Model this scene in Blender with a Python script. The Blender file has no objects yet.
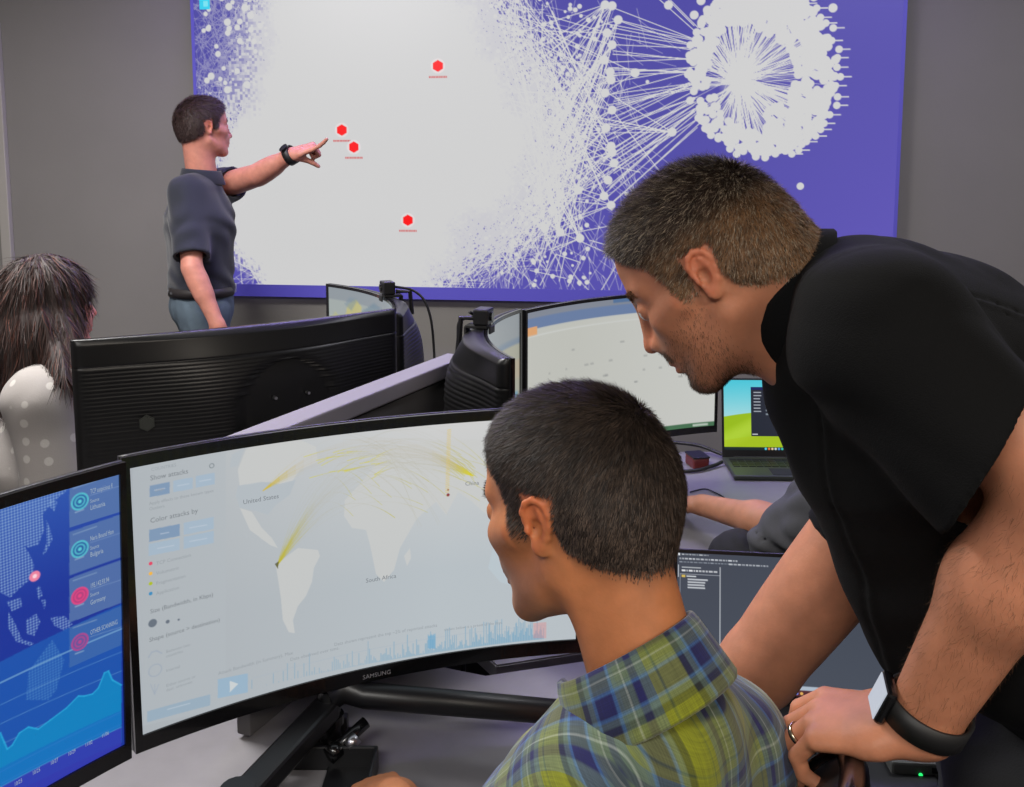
import bpy, bmesh, math, random
import numpy as np
from mathutils import Vector, Matrix
PI = math.pi
rng = np.random.default_rng(7)
random.seed(7)
SC = bpy.context.scene
COL = SC.collection

# ------------------------------------------------------------------ camera
CAMZ, PITCH, FPX, PCX, PCY = 1.6, math.radians(6.73), 950.0, 512.0, 286.0
cam_d = bpy.data.cameras.new('camera'); cam = bpy.data.objects.new('camera', cam_d); COL.objects.link(cam)
cam.location = (0, 0, CAMZ); cam.rotation_euler = (PI/2 - PITCH, 0, 0)
cam_d.sensor_width = 36; cam_d.lens = FPX/1024*36; cam_d.shift_y = -(393.5-PCY)/1024
cam_d.clip_start = .02
SC.camera = cam

def ray(px, py):
    x = (px-PCX)/FPX; u = (PCY-py)/FPX
    return Vector((x, math.cos(PITCH)+math.sin(PITCH)*u, -math.sin(PITCH)+math.cos(PITCH)*u))
def W(px, py, Y):            # world point seen at a pixel, at distance Y from the camera
    d = ray(px, py); return Vector((0, 0, CAMZ)) + d*(Y/d.y)
def WZ(px, py, z):
    d = ray(px, py); return Vector((0, 0, CAMZ)) + d*((z-CAMZ)/d.z)

# ------------------------------------------------------------------ colour and materials
def s2l(c):
    c = c/255.0
    return c/12.92 if c <= .04045 else ((c+.055)/1.055)**2.4
def L(*rgb): return tuple(s2l(c) for c in rgb)+(1.0,)
def s2l_a(a):
    a = np.clip(a/255.0, 0, 1)
    return np.where(a <= .04045, a/12.92, ((a+.055)/1.055)**2.4)

def mat(name, col, rough=.5, metal=0, bump=0, bscale=60, var=0, vscale=8, spec=.5, sheen=0, sss=0, emit=None, es=1, coat=0):
    m = bpy.data.materials.new(name); m.use_nodes = True
    nt = m.node_tree; b = nt.nodes['Principled BSDF']
    b.inputs['Base Color'].default_value = col; b.inputs['Roughness'].default_value = rough
    b.inputs['Metallic'].default_value = metal; b.inputs['Specular IOR Level'].default_value = spec
    if sheen: b.inputs['Sheen Weight'].default_value = sheen
    if coat: b.inputs['Coat Weight'].default_value = coat
    if sss:
        b.inputs['Subsurface Weight'].default_value = sss
        b.inputs['Subsurface Radius'].default_value = (1, .35, .2); b.inputs['Subsurface Scale'].default_value = .006
    if emit:
        b.inputs['Emission Color'].default_value = emit; b.inputs['Emission Strength'].default_value = es
    if var or bump:
        tc = nt.nodes.new('ShaderNodeTexCoord')
    if var:
        n = nt.nodes.new('ShaderNodeTexNoise'); n.inputs['Scale'].default_value = vscale; n.inputs['Detail'].default_value = 5
        nt.links.new(tc.outputs['Object'], n.inputs['Vector'])
        r = nt.nodes.new('ShaderNodeValToRGB')
        r.color_ramp.elements[0].position = .3; r.color_ramp.elements[1].position = .7
        r.color_ramp.elements[0].color = tuple(c*(1-var) for c in col[:3])+(1,)
        r.color_ramp.elements[1].color = tuple(min(1, c*(1+var)) for c in col[:3])+(1,)
        nt.links.new(n.outputs['Fac'], r.inputs['Fac']); nt.links.new(r.outputs['Color'], b.inputs['Base Color'])
    if bump:
        n = nt.nodes.new('ShaderNodeTexNoise'); n.inputs['Scale'].default_value = bscale; n.inputs['Detail'].default_value = 4
        nt.links.new(tc.outputs['Object'], n.inputs['Vector'])
        bp = nt.nodes.new('ShaderNodeBump'); bp.inputs['Strength'].default_value = bump; bp.inputs['Distance'].default_value = .002
        nt.links.new(n.outputs['Fac'], bp.inputs['Height']); nt.links.new(bp.outputs['Normal'], b.inputs['Normal'])
    return m

def attr_mat(name, attr='Col', emissive=False, rough=.5, spec=.5, bump=0, bscale=200, sheen=0, sss=0, es=1.0, mult=0, mscale=40):
    """base colour (or screen light) read from the mesh's colour attribute"""
    m = bpy.data.materials.new(name); m.use_nodes = True
    nt = m.node_tree; b = nt.nodes['Principled BSDF']
    a = nt.nodes.new('ShaderNodeAttribute'); a.attribute_name = attr
    b.inputs['Roughness'].default_value = rough; b.inputs['Specular IOR Level'].default_value = spec
    if emissive:
        b.inputs['Base Color'].default_value = (.006, .006, .007, 1)
        nt.links.new(a.outputs['Color'], b.inputs['Emission Color']); b.inputs['Emission Strength'].default_value = es
    else:
        out = a.outputs['Color']
        if mult:
            tc = nt.nodes.new('ShaderNodeTexCoord'); n = nt.nodes.new('ShaderNodeTexNoise')
            n.inputs['Scale'].default_value = mscale; n.inputs['Detail'].default_value = 6
            nt.links.new(tc.outputs['Object'], n.inputs['Vector'])
            r = nt.nodes.new('ShaderNodeMapRange'); r.inputs['From Min'].default_value = .3; r.inputs['From Max'].default_value = .7
            r.inputs['To Min'].default_value = 1-mult; r.inputs['To Max'].default_value = 1+mult
            nt.links.new(n.outputs['Fac'], r.inputs['Value'])
            mx = nt.nodes.new('ShaderNodeVectorMath'); mx.operation = 'SCALE'
            nt.links.new(out, mx.inputs[0]); nt.links.new(r.outputs['Result'], mx.inputs['Scale']); out = mx.outputs['Vector']
        nt.links.new(out, b.inputs['Base Color'])
        if sheen: b.inputs['Sheen Weight'].default_value = sheen
        if sss:
            b.inputs['Subsurface Weight'].default_value = sss
            b.inputs['Subsurface Radius'].default_value = (1, .35, .2); b.inputs['Subsurface Scale'].default_value = .006
        if bump:
            tc = nt.nodes.new('ShaderNodeTexCoord'); n = nt.nodes.new('ShaderNodeTexNoise')
            n.inputs['Scale'].default_value = bscale; n.inputs['Detail'].default_value = 4
            nt.links.new(tc.outputs['Object'], n.inputs['Vector'])
            bp = nt.nodes.new('ShaderNodeBump'); bp.inputs['Strength'].default_value = bump; bp.inputs['Distance'].default_value = .001
            nt.links.new(n.outputs['Fac'], bp.inputs['Height']); nt.links.new(bp.outputs['Normal'], b.inputs['Normal'])
    return m

M = {}
M['wall'] = mat('painted_wall', L(124, 121, 117), .9, bump=.15, bscale=90, var=.03, vscale=3)
M['floor'] = mat('carpet', L(60, 60, 64), .95, bump=.4, bscale=300, var=.2, vscale=60)
M['ceiling'] = mat('ceiling_tile', L(150, 150, 148), .95)
M['black'] = mat('black_plastic', L(20, 20, 23), .38, bump=.05, bscale=400)
M['gloss'] = mat('gloss_black_plastic', L(13, 13, 15), .22, coat=.3)
M['matte'] = mat('matte_black_plastic', L(26, 26, 28), .6, bump=.1, bscale=300)
M['ribbed'] = mat('ribbed_black_plastic', L(12, 12, 13), .36, spec=.45)
M['dark_metal'] = mat('dark_metal', L(40, 40, 44), .4, metal=.6)
M['steel'] = mat('bright_steel', L(190, 190, 195), .3, metal=1)
M['desk'] = mat('desk_laminate', L(128, 126, 130), .42, bump=.06, bscale=160, var=.04, vscale=30)
M['cable'] = mat('cable_rubber', L(14, 14, 16), .5)
M['panel'] = mat('divider_fabric', L(86, 84, 86), .9, bump=.4, bscale=500)
M['rail'] = mat('divider_rail_laminate', L(126, 122, 128), .5)
M['emblem'] = mat('emblem_plastic', L(58, 60, 56), .35)

# ------------------------------------------------------------------ mesh helpers
def tag(o, label=None, cat=None, group=None, kind=None):
    if label: o['label'] = label
    if cat: o['category'] = cat
    if group: o['group'] = group
    if kind: o['kind'] = kind
    return o
def empty(name, loc=(0, 0, 0), rz=0, label=None, cat=None, group=None):
    o = bpy.data.objects.new(name, None); COL.objects.link(o); o.empty_display_size = .05
    o.location = loc; o.rotation_euler = (0, 0, rz)
    return tag(o, label, cat, group)
def link(name, me, m=None, parent=None, smooth=False, loc=None, rot=None):
    o = bpy.data.objects.new(name, me); COL.objects.link(o)
    if m is not None:
        me.materials.clear(); me.materials.append(m)
    if parent is not None: o.parent = parent
    if loc is not None: o.location = loc
    if rot is not None: o.rotation_euler = rot
    if smooth: me.polygons.foreach_set('use_smooth', [True]*len(me.polygons))
    return o
def obj(name, bm, m=None, parent=None, smooth=False, loc=None, rot=None):
    me = bpy.data.meshes.new(name); bmesh.ops.recalc_face_normals(bm, faces=bm.faces); bm.to_mesh(me); bm.free()
    return link(name, me, m, parent, smooth, loc, rot)
def np_mesh(name, V, F, col=None, m=None, parent=None, smooth=True):
    V = np.asarray(V, np.float32); F = np.asarray(F, np.int32)
    me = bpy.data.meshes.new(name); n, k = F.shape
    me.vertices.add(len(V)); me.vertices.foreach_set('co', V.ravel())
    me.loops.add(n*k); me.loops.foreach_set('vertex_index', F.ravel())
    me.polygons.add(n); me.polygons.foreach_set('loop_start', np.arange(0, n*k, k, dtype=np.int32))
    me.update(calc_edges=True)
    if smooth: me.polygons.foreach_set('use_smooth', np.ones(n, bool))
    if col is not None: set_col(me, col)
    return link(name, me, m, parent)
def set_col(me, col):
    a = me.color_attributes.new('Col', 'FLOAT_COLOR', 'POINT')
    c = np.ones((len(col), 4), np.float32); c[:, :3] = col[:, :3]; a.data.foreach_set('color', c.ravel())
def box(bm, c, s, rz=0, bevel=0, M4=None):
    r = bmesh.ops.create_cube(bm, size=1)
    mt = Matrix.Translation(c) @ Matrix.Rotation(rz, 4, 'Z') @ Matrix.Diagonal((*s, 1))
    if M4 is not None: mt = M4 @ mt
    bmesh.ops.transform(bm, matrix=mt, verts=r['verts'])
    if bevel:
        es = list({e for v in r['verts'] for e in v.link_edges})
        bmesh.ops.bevel(bm, geom=es, offset=bevel, segments=2, profile=.5, affect='EDGES')
    return bm
def tube(bm, pts, r, n=10, caps=True):
    pts = [Vector(p) for p in pts]; rings = []
    rs = r if isinstance(r, (list, tuple)) else [r]*len(pts)
    up = Vector((0, 0, 1)); t0 = (pts[1]-pts[0]).normalized()
    if abs(t0.dot(up)) > .95: up = Vector((0, 1, 0))
    side = t0.cross(up).normalized()
    for i, p in enumerate(pts):
        t = (pts[min(i+1, len(pts)-1)]-pts[max(i-1, 0)]).normalized()
        side = (side - t*side.dot(t)).normalized(); b = t.cross(side)
        rings.append([bm.verts.new(p+(side*math.cos(2*PI*k/n)+b*math.sin(2*PI*k/n))*rs[i]) for k in range(n)])
    for a, b in zip(rings, rings[1:]):
        for k in range(n): bm.faces.new((a[k], a[(k+1) % n], b[(k+1) % n], b[k]))
    if caps: bm.faces.new(rings[0][::-1]); bm.faces.new(rings[-1])
    return bm
def curve_pts(P, n=8):       # Catmull-Rom through the given points
    P = [Vector(p) for p in P]; P = [P[0]*2-P[1]]+P+[P[-1]*2-P[-2]]; out = []
    for i in range(1, len(P)-2):
        a, b, c, d = P[i-1:i+3]
        for k in range(n):
            t = k/n
            out.append(.5*((2*b)+(c-a)*t+(2*a-5*b+4*c-d)*t*t+(3*b-a-3*c+d)*t**3))
    return out+[P[-2]]
def prism(bm, outline, y0, y1):     # outline in xz, extruded along y
    a = [bm.verts.new((x, y0, z)) for x, z in outline]; b = [bm.verts.new((x, y1, z)) for x, z in outline]
    n = len(outline); bm.faces.new(a); bm.faces.new(b[::-1])
    for k in range(n): bm.faces.new((a[k], b[k], b[(k+1) % n], a[(k+1) % n]))
    return bm
def text_mesh(s, size, align='LEFT', extrude=0):
    c = bpy.data.curves.new('t', 'FONT'); c.body = s; c.size = size; c.align_x = align; c.extrude = extrude; c.resolution_u = 2
    o = bpy.data.objects.new('t', c); COL.objects.link(o); bpy.context.view_layer.update()
    me = bpy.data.meshes.new_from_object(o.evaluated_get(bpy.context.evaluated_depsgraph_get()))
    V = [tuple(v.co) for v in me.vertices]; F = [tuple(p.vertices) for p in me.polygons]
    bpy.data.objects.remove(o); bpy.data.curves.remove(c); bpy.data.meshes.remove(me)
    return V, F
def text_part(name, items, m, parent, place):
    """items: (string, u, v, size, align); place maps (u, v) on a panel to a point just in front of it"""
    bm = bmesh.new()
    for s, u, v, size, al in items:
        V, F = text_mesh(s, size, al)
        vs = [bm.verts.new(place(u+x, v+y)) for x, y, z in V]
        for f in F:
            try: bm.faces.new([vs[i] for i in f])
            except ValueError: pass
    me = bpy.data.meshes.new(name); bm.to_mesh(me); bm.free()
    return link(name, me, m, parent)

# ------------------------------------------------------------------ raster for what the displays show
class Ras:
    def __init__(s, w, h, bg): s.w, s.h = w, h; s.a = np.zeros((h, w, 3)); s.a[:] = bg; s.Y, s.X = np.mgrid[0:h, 0:w]+.5
    def _win(s, x0, y0, x1, y1):
        x0 = int(max(0, math.floor(x0))); y0 = int(max(0, math.floor(y0))); x1 = int(min(s.w, math.ceil(x1))); y1 = int(min(s.h, math.ceil(y1)))
        return (slice(y0, y1), slice(x0, x1)) if x1 > x0 and y1 > y0 else None
    def mix(s, w, cov, c):
        cov = np.clip(cov, 0, 1)[..., None]; s.a[w] = s.a[w]*(1-cov)+np.array(c)*cov
    def rect(s, x0, y0, x1, y1, c, al=1):
        w = s._win(x0-1, y0-1, x1+1, y1+1)
        if w:
            X, Y = s.X[w], s.Y[w]
            s.mix(w, np.clip(np.minimum(X-x0, x1-X)+.5, 0, 1)*np.clip(np.minimum(Y-y0, y1-Y)+.5, 0, 1)*al, c)
    def disc(s, x, y, r, c, al=1, ring=0):
        w = s._win(x-r-2, y-r-2, x+r+2, y+r+2)
        if w:
            d = np.hypot(s.X[w]-x, s.Y[w]-y)
            cov = np.clip(r-d+.5, 0, 1)
            if ring: cov = np.clip(ring/2-np.abs(d-r)+.5, 0, 1)
            s.mix(w, cov*al, c)
    def line(s, x0, y0, x1, y1, wd, c, al=1):
        w = s._win(min(x0, x1)-wd-1, min(y0, y1)-wd-1, max(x0, x1)+wd+1, max(y0, y1)+wd+1)
        if w:
            X, Y = s.X[w]-x0, s.Y[w]-y0; dx, dy = x1-x0, y1-y0; l2 = dx*dx+dy*dy+1e-9
            t = np.clip((X*dx+Y*dy)/l2, 0, 1); s.mix(w, (wd/2+.5-np.hypot(X-t*dx, Y-t*dy))*al*min(1, wd*1.5), c)
    def pline(s, P, wd, c, al=1):
        for a, b in zip(P, P[1:]): s.line(a[0], a[1], b[0], b[1], wd, c, al)
    def poly(s, P, c, al=1, dots=0):
        P = np.array(P, float); w = s._win(P[:, 0].min()-1, P[:, 1].min()-1, P[:, 0].max()+1, P[:, 1].max()+1)
        if not w: return
        X, Y = s.X[w], s.Y[w]; ins = np.zeros(X.shape)
        for ox, oy in ((-.25, -.25), (.25, -.25), (-.25, .25), (.25, .25)):
            k = np.zeros(X.shape, bool); j = len(P)-1
            for i in range(len(P)):
                xi, yi = P[i]; xj, yj = P[j]
                if yi != yj:
                    k ^= ((yi > Y+oy) != (yj > Y+oy)) & (X+ox < (xj-xi)*(Y+oy-yi)/(yj-yi)+xi)
                j = i
            ins += k*.25
        if dots: ins = ins*np.clip(1.6-np.hypot((X % dots)-dots/2, (Y % dots)-dots/2), 0, 1)
        s.mix(w, ins*al, c)
    def splat(s, segs, c, step=.6, gain=.7, clip=1.0):   # very many thin lines at once
        segs = np.asarray(segs, float); d = segs[:, 2:]-segs[:, :2]; n = np.maximum(2, (np.hypot(d[:, 0], d[:, 1])/step).astype(int))
        buf = np.zeros(s.w*s.h)
        idx = np.repeat(np.arange(len(segs)), n); t = np.concatenate([np.linspace(0, 1, k) for k in n])
        x = segs[idx, 0]+d[idx, 0]*t-.5; y = segs[idx, 1]+d[idx, 1]*t-.5
        xi = np.floor(x).astype(int); yi = np.floor(y).astype(int); fx = x-xi; fy = y-yi
        for ox, oy, wt in ((0, 0, (1-fx)*(1-fy)), (1, 0, fx*(1-fy)), (0, 1, (1-fx)*fy), (1, 1, fx*fy)):
            k = (xi+ox >= 0) & (xi+ox < s.w) & (yi+oy >= 0) & (yi+oy < s.h)
            buf += np.bincount((yi+oy)[k]*s.w+(xi+ox)[k], wt[k], s.w*s.h)
        s.mix((slice(None), slice(None)), np.minimum(buf.reshape(s.h, s.w)*step*gain, clip), c)
def text_lines(R, x, y, n, w, c, al=.7, gap=5, h=2):        # rows of unreadably small writing
    for i in range(n):
        xx = x; end = x+w*(.6+.4*random.random())
        while xx < end:
            ww = random.uniform(2, 7); R.rect(xx, y+i*gap, min(xx+ww, end), y+i*gap+h, c, al*random.uniform(.6, 1)); xx += ww+1.5
def raster_panel(name, R, place, m, parent, k=1.0):
    """a display surface; every vertex carries the colour that the display shows there"""
    h, w = R.h, R.w
    U, V = np.meshgrid(np.arange(w)/(w-1), np.arange(h)/(h-1))
    P = place(U.ravel(), 1-V.ravel())
    i = (np.arange(h-1)[:, None]*w+np.arange(w-1)[None, :]).ravel()
    F = np.stack([i, i+w, i+w+1, i+1], 1)
    return np_mesh(name, P, F, s2l_a(R.a.reshape(-1, 3))*k, m, parent)

M['display'] = attr_mat('lit_display', emissive=True, rough=.35, spec=.25)
# ================================================================== the room
def quad_wall(name, a, b, z0, z1, th=.1, m=None):
    """vertical wall from a to b (room on its left), thickness outwards"""
    a, b = Vector((*a, 0)), Vector((*b, 0)); d = (b-a).normalized(); n = Vector((d.y, -d.x, 0))
    bm = bmesh.new(); vs = []
    for z in (z0, z1):
        vs.append([bm.verts.new(p+Vector((0, 0, z))) for p in (a, b, b+n*th, a+n*th)])
    bm.faces.new(vs[0]); bm.faces.new(vs[1])
    for k in range(4): bm.faces.new((vs[0][k], vs[0][(k+1) % 4], vs[1][(k+1) % 4], vs[1][k]))
    return tag(obj(name, bm, m or M['wall']), kind='structure')
WA = math.radians(7.8)                                # the far wall turns a little towards the right
U = Vector((math.cos(WA), -math.sin(WA), 0)); N = Vector((-math.sin(WA), -math.cos(WA), 0))
WP = Vector((-1.42, 4.36, 0))                         # a point of the display's front face
wp = WP - N*.045
cl = wp + U*(-1.17); cr = wp + U*4.6
XR = 3.1
cr = wp + U*((XR-wp.x)/U.x)
quad_wall('wall_back', (cr.x, cr.y), (cl.x, cl.y), 0, 2.95)
quad_wall('wall_left', (cl.x, cl.y), (cl.x-.1, -2.4), 0, 2.95)
quad_wall('wall_front', (cl.x-.1, -2.4), (XR, -2.4), 0, 2.95)
quad_wall('wall_right', (XR, -2.4), (cr.x, cr.y), 0, 2.95)
bm = bmesh.new(); box(bm, (.3, 1.1, -.03), (6.4, 7.6, .06)); tag(obj('floor', bm, M['floor']), kind='structure')
bm = bmesh.new(); box(bm, (.3, 1.1, 2.98), (6.4, 7.6, .06)); tag(obj('ceiling', bm, M['ceiling']), kind='structure')
bm = bmesh.new(); box(bm, (0, 0, .05), (5.5, .012, .1), bevel=.003)
o = tag(obj('baseboard_back', bm, M['matte']), kind='structure'); o.location = (wp+U*1.8+N*.006); o.rotation_euler.z = -WA
# a light door frame at the left end of the far wall
bm = bmesh.new(); box(bm, (0, 0, 1.15), (.05, .03, 2.3), bevel=.004)
M['trim'] = mat('door_casing_paint', L(160, 156, 148), .6)
o = tag(obj('trim_1', bm, M['trim']), kind='structure'); o.location = wp+U*(-.90-.10)+N*.015; o.rotation_euler.z = -WA

# ------------------------------------------------------------------ the wall display
def plane_uv(px, py):        # where a line of sight meets the display: (metres along, height)
    d = ray(px, py); o0 = Vector((0, 0, CAMZ)); t = (WP-o0).dot(N)/d.dot(N); p = o0+d*t
    return (p-WP).dot(U), p.z
SX0 = plane_uv(197, 100)[0]; SX1 = plane_uv(897, 150)[0]
SZ0 = (plane_uv(237, 284)[1]+plane_uv(600, 290)[1])/2; SZ1 = SZ0+(SX1-SX0)*9/16
SW, SH = SX1-SX0, SZ1-SZ0
RW, RH = 1000, 562
def sp(px, py):              # photo pixel -> raster pixel
    u, z = plane_uv(px, py); return ((u-SX0)/SW*RW, (SZ1-z)/SH*RH)
R = Ras(RW, RH, (74, 70, 160))
# violet ground, a little lighter to the right and below
gy, gx = np.mgrid[0:RH, 0:RW]
g = np.clip((gx-700)/300, 0, 1)*.5+np.clip((gy-250)/300, 0, 1)*.5
R.a += g[..., None]*np.array([22, 16, 22])
WH = (206, 206, 206)
cx, cy = sp(378, 120)
segs = []
def blob_r(th):              # outline of the dense cloud of the graph
    return 1+.08*math.sin(3*th+1)+.05*math.sin(5*th)+.04*math.sin(9*th+2)
ax_, ay_ = 262, 300
# dense cloud: radial web of lines, brighter towards the middle
for i in range(15000):
    th = random.uniform(0, 2*PI); r = blob_r(th)*random.gauss(.77, .15)
    x, y = cx+math.cos(th)*ax_*1.0*r, cy+math.sin(th)*ay_*r
    th2 = th+random.gauss(0, .22); r2 = r+random.gauss(-.05, .13)
    segs.append((x, y, cx+math.cos(th2)*ax_*r2, cy+math.sin(th2)*ay_*r2))
for i in range(330):         # lines streaming down to the right
    x, y = sp(random.uniform(505, 640), random.uniform(0, 330)); a = random.gauss(1.2, .5); l = random.uniform(10, 90)
    segs.append((x, y, x+math.cos(a)*l, y+math.sin(a)*l))
for i in range(380):
    x, y = sp(random.uniform(195, 262), random.uniform(-60, 95)); a = random.uniform(0, PI); l = random.uniform(8, 50)
    segs.append((x-math.cos(a)*l, y-math.sin(a)*l, x+math.cos(a)*l, y+math.sin(a)*l))
R.splat(segs, WH, gain=.55, clip=.95)
# solid white core
N2 = np.hypot((gx-cx)/ax_, (gy-cy)/ay_); ang = np.arctan2(gy-cy, gx-cx)
lump = 1+.08*np.sin(3*ang+1)+.05*np.sin(5*ang)+.03*np.sin(13*ang)+.02*np.sin(29*ang+1)
nz = rng.random((RH//4+2, RW//4+2)); nz = np.kron(nz, np.ones((4, 4)))[:RH, :RW]
N2 = np.minimum(N2, np.hypot(np.minimum(gx-(cx-60), 0)/205+np.maximum(gx-(cx-60), 0)/240, (gy-(cy+80))/260)*.86); core = np.clip((.80*lump-N2)/.09+(nz-.5)*.9, 0, 1)
R.mix((slice(None), slice(None)), core, WH)
for i in range(520):         # nodes round the cloud's edge
    th = random.uniform(-PI, PI); r = blob_r(th)*random.uniform(.80, .99); x, y = cx+math.cos(th)*ax_*r, cy+math.sin(th)*ay_*r
    R.disc(x, y, random.choice((1.6, 2.2, 3)), WH)
for i in range(210):
    x, y = sp(random.gauss(556, 30), random.uniform(-20, 285)); R.disc(x, y, random.choice((2, 2.6, 3.4)), WH)
kq = np.clip((sp(272, 40)[0]-gx-gy*.12)/42+(nz-.5)*1.3, 0, 1)*np.clip((sp(200, 108)[1]-gy)/36+(nz-.5)*1.3, 0, 1); R.mix((slice(None), slice(None)), kq*.5, (74, 70, 160))
for i in range(34):
    x, y = sp(random.uniform(198, 262), random.uniform(-10, 92)); R.disc(x, y, random.choice((3.4, 4.4, 5.4)), WH)
nodes = [sp(x, y) for x, y in [(605, 5), (612, 6), (618, 20), (607, 33), (612, 45), (604, 60), (610, 72), (611, 80), (605, 93), (612, 110), (606, 128), (611, 146), (612, 152), (614, 163), (608, 180), (604, 196), (611, 205), (560, 232), (545, 228), (580, 238), (578, 190), (560, 195), (540, 200), (552, 210), (635, 73), (672, 132)]]
hub = sp(738, 80); segs = []
for i in range(46):          # rays from the column of nodes to the wheel
    y = random.uniform(0, 215); a = sp(random.uniform(603, 616), y); b = sp(695+random.uniform(-4, 8), 62+(y-60)*.42+random.uniform(-9, 9))
    segs.append((*a, *b))
segs += [(*sp(626, -30), *sp(700, 36)), (*sp(640, -30), *sp(698, 28)), (*sp(668, 0), *sp(694, 26))]
segs += [(*sp(612, 110), *sp(668, 182)), (*sp(540, 150), *sp(640, 172)), (*sp(545, 238), *sp(665, 215)), (*sp(560, 232), *sp(612, 255)), (*sp(530, 270), *sp(566, 278))]
for i in range(160):
    a = sp(random.uniform(500, 560), random.uniform(0, 285)); segs.append((*a, *random.choice(nodes)))
R.splat(segs, WH, gain=1.3)
R.splat([(*sp(556, 254), *sp(540, 285)), (*sp(556, 254), *sp(580, 262)), (*sp(580, 262), *sp(568, 286)), (*sp(600, 292), *sp(625, 250)), (*sp(590, 240), *sp(625, 250))], WH, gain=1.5)
for x, y in nodes: R.disc(x, y, 6.2, WH)
# the wheel
pts = []
segs = []
for i in range(420):
    th = random.uniform(-PI, PI); rr = random.uniform(.68, 1.0)
    x, y = sp(760+math.cos(th)*74*rr, 73+math.sin(th)*86*rr)
    pts.append((x, y)); segs.append((hub[0]+random.gauss(0, 5), hub[1]+random.gauss(0, 5), x, y))
R.splat(segs, WH, gain=.75)
for x, y in pts: R.disc(x, y, 5.4, WH)
for th in np.linspace(-1.2, 1.2, 22):
    x, y = sp(764+math.cos(th)*random.uniform(72, 80), 72+math.sin(th)*random.uniform(80, 90)); R.rect(x-4, y-.9, x+15, y+.9, WH); R.disc(x, y, 5, WH)
rc = sp(800, 70)
for i in range(260):
    th = random.uniform(-1.5, 1.5); rr = random.uniform(.45, .98); x, y = sp(762+math.cos(th)*76*rr, 72+math.sin(th)*84*rr); R.disc(x, y, 6, WH)
for i in range(160):
    x, y = sp(random.gauss(750, 28), random.gauss(4, 10)); R.disc(x, y, 6, WH)
dsk = np.clip(1.15-np.hypot(gx-hub[0], gy-hub[1])/26, 0, 1); R.mix((slice(None), slice(None)), dsk, WH)
R.disc(*sp(800, 186), 5, WH)
for x, y in ((438, 66), (342, 130), (354, 147), (408, 220)):
    a, b = sp(x, y); R.disc(a, b, 10.5, (222, 216, 216)); R.poly([(a+8.2*math.sin(k*PI/3), b+8.2*math.cos(k*PI/3)) for k in range(6)], (250, 8, 8))
    for j in range(11):
        R.rect(a-13.2+j*2.45, b+14.2, a-13.2+j*2.45+1.7, b+16.8, (206, 60, 60), .8)
a, b = sp(205, 4); R.rect(a-8, b-7, a+8, b+8, (50, 205, 235)); R.rect(a-2, b-4, a+5, b+4, (120, 225, 240))
wd = empty('wall_display', WP+U*((SX0+SX1)/2)+Vector((0, 0, SZ0)), -WA,
           'huge wall mounted display showing a white network graph on violet, bordered in violet', 'display')
def swall(u, v):
    P = np.zeros((len(u), 3)); P[:, 0] = (u-.5)*SW; P[:, 2] = v*SH; P[:, 1] = -.001; return P
raster_panel('screen', R, swall, M['display'], wd)
bm = bmesh.new(); FR = .055
M['frame_violet'] = mat('violet_display_border', L(72, 66, 150), .5, emit=L(52, 48, 122), es=.8)
fr = .014
for c, s in (((0, .02, -FR/2), (SW+2*fr, .045, FR)), ((0, .02, SH+fr/2), (SW+2*fr, .045, fr)), ((-SW/2-fr/2, .02, SH/2), (fr, .045, SH)), ((SW/2+fr/2, .02, SH/2), (fr, .045, SH))):
    box(bm, c, s)
f_ = obj('bezel', bm, M['frame_violet'], wd)
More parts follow.
